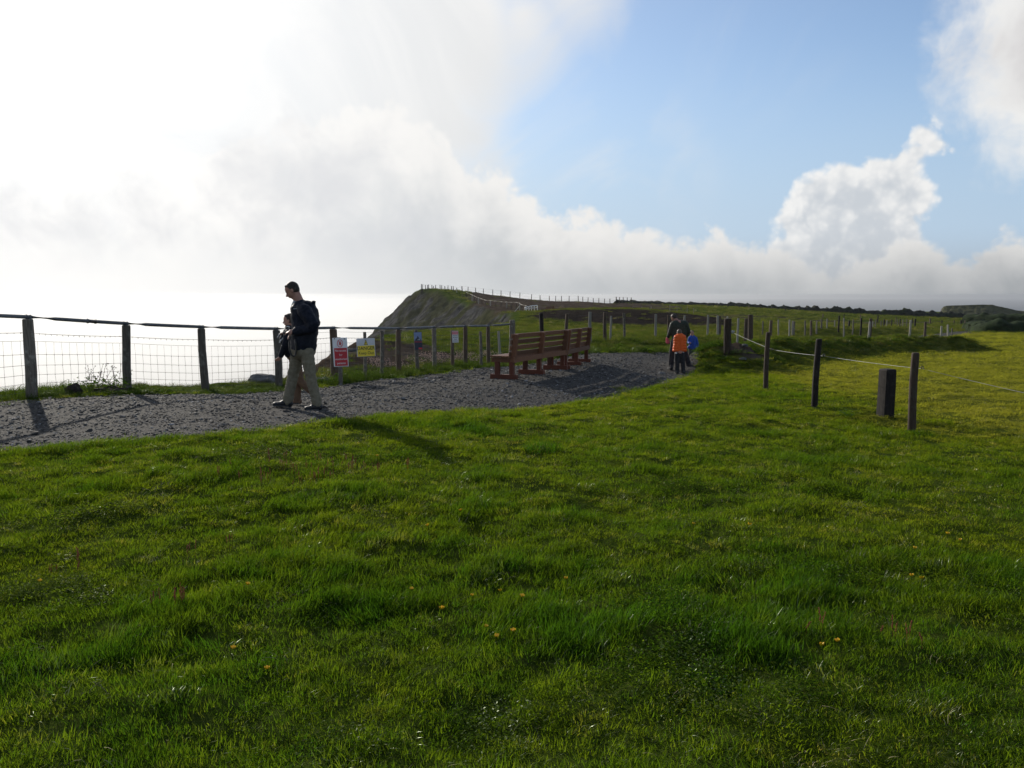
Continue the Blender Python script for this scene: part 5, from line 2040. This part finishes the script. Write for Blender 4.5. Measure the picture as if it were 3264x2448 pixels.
# ------------------------------------------------------------------ grass, gravel and flowers as scattered geometry
def blades_mesh(name, n, radius, l0, l1, width, bend, mat, seed, wind=0.25, flat=0.0, segs=3):
    """A tuft: n separate curved blades in one small mesh."""
    r = random.Random(seed)
    vs_, fs = [], []
    for _ in range(n):
        a = r.uniform(0, 2 * math.pi)
        d = radius * math.sqrt(r.random())
        x, y = d * math.cos(a), d * math.sin(a)
        L = r.uniform(l0, l1) * (1 - 0.35 * d / radius)
        th = r.uniform(0, 2 * math.pi)
        dx, dy = math.cos(th) * r.uniform(.2, 1) * bend + wind * r.uniform(.3, 1), math.sin(th) * r.uniform(.2, 1) * bend - wind * .2
        px_, py_ = -math.sin(th), math.cos(th)
        w = width * r.uniform(.6, 1.2)
        base = len(vs_)
        for k in range(segs):
            t = k / segs
            cx, cy = x + dx * L * t * t, y + dy * L * t * t
            cz = L * (t - flat * t * t) - 0.01
            ww = w * (1 - t * .6) / 2
            vs_ += [(cx - px_ * ww, cy - py_ * ww, cz), (cx + px_ * ww, cy + py_ * ww, cz)]
        vs_.append((x + dx * L, y + dy * L, L * (1 - flat) - 0.01))
        for k in range(segs - 1):
            b = base + 2 * k
            fs.append((b, b + 1, b + 3, b + 2))
        b = base + 2 * (segs - 1)
        fs.append((b, b + 1, b + 2))
    me = bpy.data.meshes.new(name)
    me.from_pydata(vs_, [], fs)
    me.materials.append(mat)
    me.shade_smooth()
    return me


def leaves_mesh(name, n, radius, size, mat, seed, height=0.10):
    """Low broad-leaved herb: small pointed leaves at all angles."""
    r = random.Random(seed)
    vs_, fs = [], []
    for _ in range(n):
        a, d = r.uniform(0, 2 * math.pi), radius * math.sqrt(r.random())
        c = Vector((d * math.cos(a), d * math.sin(a), r.uniform(.0, height) * (1 - .6 * (d / radius) ** 2)))
        th, tilt = r.uniform(0, 2 * math.pi), r.uniform(-.2, .9)
        f = Vector((math.cos(th) * math.cos(tilt), math.sin(th) * math.cos(tilt), math.sin(tilt)))
        s = Vector((-math.sin(th), math.cos(th), r.uniform(-.4, .4)))
        L = size * r.uniform(.6, 1.3)
        b = len(vs_)
        vs_ += [tuple(c), tuple(c + f * L * .5 + s * L * .28), tuple(c + f * L - Vector((0, 0, L * .2))), tuple(c + f * L * .5 - s * L * .28)]
        fs.append((b, b + 1, b + 2, b + 3))
    me = bpy.data.meshes.new(name)
    me.from_pydata(vs_, [], fs)
    me.materials.append(mat)
    return me


def stones_mesh(name, mat, seed):
    r = random.Random(seed)
    bm = bmesh.new()
    bmesh.ops.create_icosphere(bm, subdivisions=1, radius=1.0)
    for v in bm.verts:
        v.co *= r.uniform(.7, 1.2)
        v.co.z *= .55
        v.co.x *= 1.25
    me = bpy.data.meshes.new(name)
    bm.to_mesh(me)
    bm.free()
    me.materials.append(mat)
    return me


def scatter(name, meshes, pts, rots, scales, which, tint, kind='stuff'):
    """One object of many small pieces: a point cloud whose points carry the pieces (instances made by geometry nodes)."""
    lib = bpy.data.collections.new(name + '_pieces')
    for i, me in enumerate(meshes):
        lib.objects.link(bpy.data.objects.new('%s_piece_%02d' % (name, i), me))
    n = len(pts)
    me = bpy.data.meshes.new(name)
    me.vertices.add(n)
    me.vertices.foreach_set('co', np.asarray(pts, np.float32).ravel())
    for k, ty, data in (('rot', 'FLOAT_VECTOR', rots), ('scl', 'FLOAT_VECTOR', scales), ('tint', 'FLOAT', tint), ('idx', 'INT', which)):
        at = me.attributes.new(k, ty, 'POINT')
        at.data.foreach_set('vector' if ty == 'FLOAT_VECTOR' else 'value', np.asarray(data, np.int32 if ty == 'INT' else np.float32).ravel())
    o = bpy.data.objects.new(name, me)
    COL.objects.link(o)
    ng = bpy.data.node_groups.new(name, 'GeometryNodeTree')
    ng.interface.new_socket('Geometry', in_out='INPUT', socket_type='NodeSocketGeometry')
    ng.interface.new_socket('Geometry', in_out='OUTPUT', socket_type='NodeSocketGeometry')
    gi, go = ng.nodes.new('NodeGroupInput'), ng.nodes.new('NodeGroupOutput')
    ci = ng.nodes.new('GeometryNodeCollectionInfo')
    ci.inputs['Collection'].default_value = lib
    ci.inputs['Separate Children'].default_value = True
    ci.inputs['Reset Children'].default_value = True
    ip = ng.nodes.new('GeometryNodeInstanceOnPoints')
    ip.inputs['Pick Instance'].default_value = True

    def attr(k, ty):
        a = ng.nodes.new('GeometryNodeInputNamedAttribute')
        a.data_type = ty
        a.inputs['Name'].default_value = k
        return a.outputs['Attribute']
    er = ng.nodes.new('FunctionNodeEulerToRotation')
    L = ng.links.new
    L(gi.outputs[0], ip.inputs['Points'])
    L(ci.outputs[0], ip.inputs['Instance'])
    L(attr('idx', 'INT'), ip.inputs['Instance Index'])
    L(attr('rot', 'FLOAT_VECTOR'), er.inputs[0])
    L(er.outputs[0], ip.inputs['Rotation'])
    L(attr('scl', 'FLOAT_VECTOR'), ip.inputs['Scale'])
    L(ip.outputs[0], go.inputs[0])
    md = o.modifiers.new('scatter', 'NODES')
    md.node_group = ng
    tag(o, kind=kind)
    return o


rs = np.random.RandomState(5)


def sample(r0, r1, dens, half=46.0):
    h = R(half)
    n = int(h * (r1 * r1 - r0 * r0) * dens)
    r = np.sqrt(rs.uniform(r0 * r0, r1 * r1, n))
    a = rs.uniform(-h, h, n)
    return np.sin(a) * r, np.cos(a) * r


def normals_tilt(n, amt):
    return rs.uniform(-amt, amt, n)


def far_verge(X, Y):
    """1 on the strips that are never mown: behind the track, on banks, by the cliff fence, past it."""
    psd = path_sd(X, Y)
    fd, fs, _ = poly_dist(X, Y, FENCE_LINE)
    beyond = sstep(fd * fs, -0.9, -0.1)
    # side of the track away from the camera
    d, side, _ = poly_dist(X, Y, [tuple(q) for q in FE2[::6]])
    off = (side > 0) & (psd > 0) & (X < 60)
    bk = np.maximum(band(X, Y, BANK_A, 1.5), np.maximum(band(X, Y, BANK_B, 2.0), band(X, Y, BANK_C, 1.4)))
    q = ((X - 6.55) / 1.9) ** 2 + ((Y - 25.9) / 2.1) ** 2
    return np.clip(np.maximum.reduce([off * 0.9, bk, np.exp(-q)]), 0, 1)


def build_grass():
    protos = [blades_mesh('lawn_tuft', 70, .10, .028, .066, .0036, .95, M['lawn'], i, .22, .12) for i in range(4)]
    protos += [blades_mesh('lush_tuft', 80, .10, .045, .105, .0040, .95, M['lawn'], 20 + i, .25, .1) for i in range(3)]
    protos += [blades_mesh('flat_tuft', 56, .11, .04, .10, .0036, 1.0, M['lawn'], 30 + i, .5, .45) for i in range(2)]
    protos += [leaves_mesh('clover', 110, .12, .015, M['lawn'], 80 + i, .06) for i in range(2)]
    protos += [blades_mesh('straw', 12, .10, .04, .12, .0026, 1.2, M['straw'], 90 + i, .4, .5) for i in range(2)]
    XS, YS, SW = [], [], []
    for r0, r1, dens, sw in ((1.9, 4.0, 300, 1.0), (4.0, 6.5, 250, 1.0), (6.5, 10, 170, 1.1), (10, 15, 120, 1.2), (15, 22, 70, 1.5), (22, 34, 36, 2.0), (34, 60, 13, 3.0), (60, 95, 5.0, 4.2)):
        x, y = sample(r0, r1, dens)
        XS.append(x); YS.append(y); SW.append(np.full(len(x), sw))
    X, Y, SW = np.concatenate(XS), np.concatenate(YS), np.concatenate(SW)
    psd = path_sd(X, Y)
    cs = coast_s(X, Y)
    soil = soil_mask(X, Y)
    vg = far_verge(X, Y)
    _d, _side, _ = poly_dist(X, Y, [tuple(q) for q in FE2[::6]])
    across = (_side > 0) & (psd > 0) & (Y > 15) & (X < 60)
    keep = ~across & (psd > -0.05 + 0.15 * fbm(X * 1.5, Y * 1.5, 2) - 0.55 * (rs.rand(len(X)) ** 3) * (fbm(X * 0.7 + 3, Y * 0.7, 2) > 0)) & (cs < -0.15) & (rs.rand(len(X)) > soil * 0.93) & (rs.rand(len(X)) > vg * 0.8)
    X, Y, SW, psd = X[keep], Y[keep], SW[keep], psd[keep]
    n = len(X)
    lush = fbm(X * 0.55 + 4, Y * 0.55, 4)
    clump = fbm(X * 1.9, Y * 1.9 + 8, 3)
    worn = sstep(fbm(X * 0.42 - 6, Y * 0.42 + 2, 4), 0.18, 0.6)
    idx = rs.randint(0, 4, n)
    L = (lush + 0.7 * clump) > 0.22
    idx[L] = 4 + rs.randint(0, 3, L.sum())
    F = worn > rs.rand(n) * 1.2
    idx[F] = 7 + rs.randint(0, 2, F.sum())
    cl = (fbm(X * 0.8 - 11, Y * 0.8 + 5, 3) + 0.3 * rs.rand(n)) > 0.55
    idx[cl] = 9 + rs.randint(0, 2, cl.sum())
    st = rs.rand(n) < 0.015 + 0.09 * worn
    idx[st] = 11 + rs.randint(0, 2, st.sum())
    Z = ground_z(X, Y)
    rxy = np.hypot(X, Y)
    hs = (0.80 + 0.45 * lush + 0.50 * clump + 0.35 * fbm(X * 5.5, Y * 5.5, 2)) * (1 - 0.35 * worn)
    hs = np.clip(hs, 0.35, 1.7) * rs.uniform(.75, 1.25, n) * (1 + 0.35 * sstep(rxy, 20, 60))
    field = sstep(X, 5.2, 8) * (psd > 0)
    hs = hs * (1 - 0.25 * field) * (1 + 0.18 * (1 - sstep(rxy + 2 * lush, 3.5, 7)))
    sw = SW * rs.uniform(.85, 1.2, n)
    scl = np.stack([sw, sw, hs * (0.8 + 0.2 * SW)], 1)
    rot = np.stack([normals_tilt(n, .36), normals_tilt(n, .36) + 0.08, rs.uniform(-2.2, 2.2, n)], 1)
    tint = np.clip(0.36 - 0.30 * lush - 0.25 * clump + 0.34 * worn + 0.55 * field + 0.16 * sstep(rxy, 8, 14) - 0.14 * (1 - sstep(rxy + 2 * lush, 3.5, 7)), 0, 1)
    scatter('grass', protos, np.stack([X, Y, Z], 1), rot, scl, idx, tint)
    return n


def build_meadow():
    protos = [blades_mesh('meadow_tuft', 60, .13, .12, .30, .0052, .75, M['meadow'], 50 + i, .22, .1) for i in range(3)]
    protos += [leaves_mesh('herb', 60, .16, .055, M['herb'], 60 + i, .16) for i in range(3)]
    XS, YS, SW = [], [], []
    for r0, r1, dens, sw in ((9, 15, 55, 1.0), (15, 22, 46, 1.05), (22, 34, 30, 1.3), (34, 60, 12, 1.9), (60, 100, 4.0, 2.8), (100, 215, 0.9, 4.5)):
        x, y = sample(r0, r1, dens)
        XS.append(x); YS.append(y); SW.append(np.full(len(x), sw))
    for (cx, cy, s_, n_) in [(6.55, 25.6, 1.15, 420), (6.3, 24.2, 1.0, 160)] + [(bx, by, .9, 130) for bx, by in resample(BANK_A, 12)]:
        XS.append(cx + rs.normal(0, s_, n_)); YS.append(cy + rs.normal(0, s_, n_)); SW.append(np.full(n_, 1.25))
    X, Y, SW = np.concatenate(XS), np.concatenate(YS), np.concatenate(SW)
    psd = path_sd(X, Y)
    cs = coast_s(X, Y)
    soil = soil_mask(X, Y)
    vg = far_verge(X, Y)
    n0 = fbm(X * 0.8, Y * 0.8, 3)
    far = np.hypot(X, Y) > 95
    keep = (psd > 0.05 + 0.25 * n0) & (cs < -0.05) & (rs.rand(len(X)) < np.maximum(vg, far * 0.8) * (0.55 + 0.45 * np.clip(n0 + .5, 0, 1))) & (rs.rand(len(X)) > soil * 0.96)
    X, Y, SW, psd = X[keep], Y[keep], SW[keep], psd[keep]
    n = len(X)
    Z = ground_z(X, Y)
    rxy = np.hypot(X, Y)
    n1 = fbm(X * 0.9 + 9, Y * 0.9, 3)
    idx = rs.randint(0, 3, n)
    q = ((X - 6.55) / 2.0) ** 2 + ((Y - 25.9) / 2.2) ** 2
    herb = (rs.rand(n) < np.clip(np.exp(-q) * 0.9 + band(X, Y, BANK_A, 1.2) * 0.5, 0, .85)) | (n1 > 0.42)
    idx[herb] = 3 + rs.randint(0, 3, herb.sum())
    edge = np.exp(-(psd / 0.8) ** 2)
    hs = np.clip(0.62 + 0.5 * n1, 0.3, 1.3) * rs.uniform(.7, 1.25, n) * (1 - 0.25 * sstep(rxy, 40, 80))
    hs = np.where(rxy < 19, hs * 0.62, hs)
    hs = hs * np.where((rxy > 26) & (rxy < 46), 0.95 + 0.4 * edge, 1.0)
    hs = hs * np.where(rxy > 95, 1.6, 1)
    sw = SW * rs.uniform(.8, 1.2, n)
    scl = np.stack([sw, sw, hs * (.7 + .3 * SW)], 1)
    rot = np.stack([normals_tilt(n, .15), normals_tilt(n, .15) + .08, rs.uniform(-3.1, 3.1, n)], 1)
    tint = np.clip(0.30 + 0.55 * n1 + 0.25 * sstep(rxy, 30, 60) - 0.3 * edge, 0, 1)
    scatter('meadow_grass', protos, np.stack([X, Y, Z], 1), rot, scl, idx, tint)
    return n


def build_gravel():
    protos = [stones_mesh('stone', M['pebble'], i) for i in range(6)]
    X, Y, S = [], [], []
    for r0, r1, dens, s0 in ((7.5, 12, 850, .0095), (12, 17, 560, .0115), (17, 26, 260, .0145), (26, 36, 80, .020)):
        x, y = sample(r0, r1, dens)
        X.append(x); Y.append(y)
        S.append(s0 * np.exp(rs.normal(0, .42, len(x))))
    X, Y, S = np.concatenate(X), np.concatenate(Y), np.concatenate(S)
    psd = path_sd(X, Y)
    patch = fbm(X * 0.9, Y * 0.9, 3)
    keep = (psd < 0.06 + 0.10 * fbm(X * 2, Y * 2, 2)) & (rs.rand(len(X)) < 0.62 + 0.5 * patch + 0.5 * np.exp(-(psd / .6) ** 2))
    X, Y, S = X[keep], Y[keep], S[keep]
    n = len(X)
    Z = ground_z(X, Y) + 0.030 + 0.014 * fbm(X * 2.2, Y * 2.2, 3) + S * rs.uniform(-.05, .25, n)
    Z = np.where(path_sd(X, Y) > -.1, Z - .03, Z)
    rot = rs.uniform(-.45, .45, (n, 3))
    rot[:, 2] = rs.uniform(-3.1, 3.1, n)
    scl = np.stack([S, S * rs.uniform(.7, 1.1, n), S * rs.uniform(.6, 1.1, n)], 1)
    scatter('loose_gravel', protos, np.stack([X, Y, Z], 1), rot, scl, rs.randint(0, 6, n), rs.rand(n))
    return n


def flower_heads_mesh(name, mat, stem, seed, n=14):
    r = random.Random(seed)
    bm = bmesh.new()
    for _ in range(n):
        x, y, h = r.uniform(-.12, .12), r.uniform(-.12, .12), r.uniform(.10, .20)
        bmesh.ops.create_icosphere(bm, subdivisions=1, radius=.012, matrix=Matrix.Translation((x, y, h)) @ Matrix.Diagonal((1, 1, .75, 1)))
    me = bpy.data.meshes.new(name)
    bm.to_mesh(me)
    bm.free()
    me.materials.append(mat)
    return me


def build_thrift():
    """Faded sea pinks on the cliff side of the fence."""
    m = simple('faded_sea_pink', (0.40, 0.27, 0.21), (0.56, 0.41, 0.33), 30, .9, .1, coords='pos')
    protos = [flower_heads_mesh('sea_pink', m, None, i) for i in range(3)]
    x, y = sample(20, 36, 16)
    fd, fs, _ = poly_dist(x, y, FENCE_LINE)
    d = fd * fs
    nn = fbm(x * 0.6 + 2, y * 0.6, 3)
    px = CX + F_PX * x / y
    keep = (d > 0.25) & (d < 1.25) & (px > 1185) & (px < 1640) & (coast_s(x, y) < -.4) & (nn > -0.12)
    x, y = x[keep], y[keep]
    n = len(x)
    s = rs.uniform(.8, 1.4, n)
    scatter('sea_pinks', protos, np.stack([x, y, ground_z(x, y)], 1), np.stack([np.zeros(n), np.zeros(n), rs.uniform(-3, 3, n)], 1), np.stack([s, s, s], 1), rs.randint(0, 3, n), rs.rand(n))


def build_sorrel():
    """Reddish sorrel spikes and seeding stems in the lawn."""
    m = simple('sorrel_red', (0.20, 0.050, 0.025), (0.32, 0.10, 0.05), 40, .8, .2, coords='pos')
    protos = []
    for i in range(3):
        r = random.Random(i)
        bm = bmesh.new()
        for _ in range(3):
            x, y, h = r.uniform(-.05, .05), r.uniform(-.05, .05), r.uniform(.10, .19)
            lx = r.uniform(-.04, .05)
            tube(bm, [(x, y, 0), (x + lx * .4, y, h * .6), (x + lx, y, h)], [.0016, .0014, .001], n=3, cap=False)
            for k in range(9):
                t = .55 + .45 * k / 9
                bmesh.ops.create_icosphere(bm, subdivisions=1, radius=r.uniform(.003, .0055), matrix=Matrix.Translation((x + lx * t * t + r.uniform(-.005, .005), y + r.uniform(-.005, .005), h * t)))
        me = bpy.data.meshes.new('sorrel')
        bm.to_mesh(me)
        bm.free()
        me.materials.append(m)
        protos.append(me)
    P = []
    for (px, Y, k, spread) in ((1010, 7.3, 18, .30), (960, 7.6, 8, .3), (540, 4.3, 3, .08), (700, 5.2, 2, .25), (2800, 3.55, 3, .2), (170, 4.9, 2, .15)):
        c = on_ground(px, Y)
        for _ in range(k):
            P.append((c.x + random.gauss(0, spread), c.y + random.gauss(0, spread * .6)))
    P = np.array(P)
    n = len(P)
    s = rs.uniform(.55, .9, n)
    scatter('sorrel_spikes', protos, np.stack([P[:, 0], P[:, 1], ground_z(P[:, 0], P[:, 1])], 1), np.stack([np.zeros(n), np.zeros(n), rs.uniform(-3, 3, n)], 1), np.stack([s, s, s], 1), rs.randint(0, 3, n), rs.rand(n))


GRASS_N = build_grass()
MEADOW_N = build_meadow()
GRAVEL_N = build_gravel()
build_thrift()
build_sorrel()
print('scattered', GRASS_N, MEADOW_N, GRAVEL_N)


# ------------------------------------------------------------------ single plants
def dead_thistles():
    p = on_ground(318, 14.25)
    root = empty('thistle_clump', p, 'bare withered thistle stalks over green leaves beside the second fence post', 'plant')
    r = random.Random(3)
    m = simple('dry_stalk', (0.05, 0.045, 0.03), (0.10, 0.09, 0.06), 30, .9, .1)
    for k in range(15):
        bm = bmesh.new()
        x = r.uniform(-.30, .42)
        h = r.uniform(.28, .52) * (1 - .25 * abs(x - .05))
        lx = r.uniform(-.12, .2)
        pts = [(x, r.uniform(-.06, .06), 0.1), (x + lx * .3, 0, h * .5), (x + lx * .7, 0, h * .8), (x + lx, .01, h)]
        tube(bm, pts, [.0045, .004, .003, .002], n=5)
        for j in range(r.randint(2, 4)):
            t = r.uniform(.5, .95)
            c = Vector(pts[1]).lerp(Vector(pts[3]), (t - .5) * 2)
            e = c + Vector((r.uniform(-.07, .07), r.uniform(-.02, .02), r.uniform(.0, .06)))
            tube(bm, [c, e], [.0028, .0018], n=4)
            bmesh.ops.create_icosphere(bm, subdivisions=1, radius=r.uniform(.006, .011), matrix=Matrix.Translation(e))
        bmesh.ops.create_icosphere(bm, subdivisions=1, radius=.010, matrix=Matrix.Translation(pts[3]))
        obj('stalk', bm, m, root)
    for k in range(4):
        me = leaves_mesh('leaves', 90, .26, .07, M['herb'], 90 + k, .26)
        o = link_mesh('leaves', me, M['herb'], root)
        o.location = ((k - 1.5) * .22, r.uniform(-.1, .1), 0.03)


dead_thistles()


def tuft_plant(label, px, Y, w, h, seed, mat='lawn', n=170, leaves=0, cat='grass tuft', name='grass_tuft'):
    p = on_ground(px, Y)
    me = blades_mesh(name, n, w, h * .5, h, .006, .8, M[mat], seed, .15, .1, 4)
    o = link_mesh(name, me, M[mat])
    o.location = p
    if leaves:
        l = link_mesh('leaves', leaves_mesh('leaves', leaves, w * 1.05, .05, M['herb'], seed + 1, h * .8), M['herb'], o)
    return tag(o, label, cat)


tuft_plant('rank dark green tuft standing proud of the lawn in the middle of the picture', 1728, 8.75, .22, .17, 201, n=420)
tuft_plant('small bushy tuft on the lawn at the foot of the middle rope post', 2690, 13.2, .14, .17, 203, n=180, leaves=30)
tuft_plant('tuft of long grass round the base of the nearest rope post', 2925, 11.7, .22, .17, 205, n=220)
tuft_plant('low dark clump at the edge of the gravel below the benches', 1862, 15.6, .20, .13, 207, n=200)
tuft_plant('wispy tall grass beside the first fence post', 120, 13.5, .55, .30, 209, 'meadow', 420)
tuft_plant('wispy seeding grass between the first and second fence posts', 190, 13.7, .45, .34, 211, 'meadow', 320)
tuft_plant('long grass at the left edge of the picture under the cliff fence', 10, 12.9, .55, .30, 213, 'meadow', 480)
tuft_plant('green leafy weed on the gravel edge right of the second fence post', 440, 14.6, .30, .18, 215, 'meadow', 90, 200, 'plant', 'leafy_weed')
tuft_plant('pale green weed at the path edge before the third fence post', 540, 14.9, .26, .12, 217, 'meadow', 60, 160, 'plant', 'leafy_weed')
tuft_plant('dark bushy weeds round the post of the red notice', 1060, 18.7, .36, .30, 219, 'meadow', 160, 260, 'plant', 'leafy_weed')
tuft_plant('dark bushy weeds between the red notice and the yellow one', 1130, 19.4, .42, .36, 221, 'meadow', 200, 320, 'plant', 'leafy_weed')
tuft_plant('dark bushy weeds right of the yellow notice', 1200, 20.3, .40, .32, 223, 'meadow', 200, 300, 'plant', 'leafy_weed')
tuft_plant('dark leafy weeds below the picture sign', 1290, 21.6, .42, .30, 225, 'meadow', 200, 280, 'plant', 'leafy_weed')
tuft_plant('dark leafy weeds between the picture sign and the white notice', 1380, 23.2, .46, .30, 227, 'meadow', 220, 280, 'plant', 'leafy_weed')
tuft_plant('leafy weeds at the end of the fence left of the bench', 1480, 25.0, .45, .30, 229, 'meadow', 220, 260, 'plant', 'leafy_weed')


# buttercups, one by one where the photograph shows them
def buttercup_proto():
    m = simple('buttercup_petal', (0.78, 0.46, 0.008), (0.85, 0.56, 0.012), 10, .3, .5, 0, 0)
    g = M['herb']
    p = bpy.data.objects.new('buttercup', None)
    COL.objects.link(p)
    bm = bmesh.new()
    tube(bm, [(0, 0, -.02), (.004, 0, .04), (.002, .002, .085)], .0012, n=5)
    obj('stem', bm, g, p)
    for k in range(5):
        a = 2 * math.pi * k / 5
        bm = bmesh.new()
        pr = []
        for (r_, w, z) in ((.001, .002, .085), (.006, .0065, .088), (.0105, .0070, .094), (.0125, .003, .099)):
            c = Vector((math.cos(a) * r_, math.sin(a) * r_, z))
            s = Vector((-math.sin(a), math.cos(a), 0)) * w
            pr.append((bm.verts.new(c - s), bm.verts.new(c + s)))
        for q, w in zip(pr, pr[1:]):
            bm.faces.new((q[0], q[1], w[1], w[0]))
        obj('petal', bm, m, p, smooth=True)
    bm = bmesh.new()
    bmesh.ops.create_icosphere(bm, subdivisions=1, radius=.0032, matrix=Matrix.Translation((.002, .002, .089)))
    obj('flower_centre', bm, m, p)
    return p


def copy_tree(o, parent=None):
    c = o.copy()
    COL.objects.link(c)
    c.parent = parent
    for ch in list(o.children):
        copy_tree(ch, c)
    return c


spots = [
    (1538, 1992, 'upper left of the three big buttercups in the centre foreground'), (1579, 2018, 'lowest of the three big buttercups in the centre foreground'),
    (1641, 2006, 'right one of the three big buttercups in the centre foreground'), (851, 2128, 'single large buttercup nearest the bottom left of the lawn'),
    (1800, 1842, 'lone buttercup on the lawn right of and above the big trio'), (2627, 2057, 'larger of two close buttercups at the lower right of the lawn'),
    (2380, 1670, 'yellow buttercup alone on the lawn straight below the square post'), (2911, 1834, 'left buttercup of the pair near the right edge of the lawn'),
    (2944, 1843, 'right buttercup of the pair near the right edge of the lawn'), (2907, 1743, 'buttercup standing above the pair near the right edge of the lawn'),
    (3065, 1720, 'buttercup closest to the right edge of the picture'), (3010, 1696, 'highest buttercup in the right hand group on the lawn'),
    (1475, 1625, 'tiny buttercup highest up in the middle of the lawn'), (1375, 1671, 'tiny buttercup left of and below the highest one in mid lawn'),
    (1311, 1870, 'leftmost of the row of small buttercups above the big trio'), (1502, 1897, 'second of the row of small buttercups above the big trio'),
    (1597, 1883, 'topmost of the row of small buttercups above the big trio'), (1658, 1893, 'rightmost of the row of small buttercups above the big trio'),
    (778, 1857, 'buttercup alone on the left half of the lawn among sorrel'), (741, 2058, 'buttercup just above and left of the large bottom left one'),
    (127, 1848, 'buttercup nearest the left edge of the picture'), (2204, 1668, 'faint buttercup on the lawn left of the one below the square post'),
    (1205, 1450, 'buttercup nearest the gravel path by the shadow of the man'), (2685, 2040, 'smaller of two close buttercups at the lower right of the lawn'),
    (1412, 1938, 'small buttercup between the row and the big trio of buttercups')]
bc = buttercup_proto()
for i, (px, py, label) in enumerate(spots):
    # follow the line of sight down to the turf, the flower standing about 8 cm above it
    best = None
    for Y in np.linspace(2.6, 12, 380):
        q = pix(px, py, Y)
        if q[2] - 0.085 <= gz(q[0], Y):
            best = q
            break
    o = bc if i == 0 else copy_tree(bc)
    s = random.uniform(.75, 1.05)
    o.location = (best[0], best[1], best[2] - 0.092 * s)
    o.scale = (s, s, s)
    o.rotation_euler = (random.uniform(-.25, .25), random.uniform(-.25, .25), random.uniform(0, 6))
    tag(o, label, 'flower', 'buttercups in the lawn')
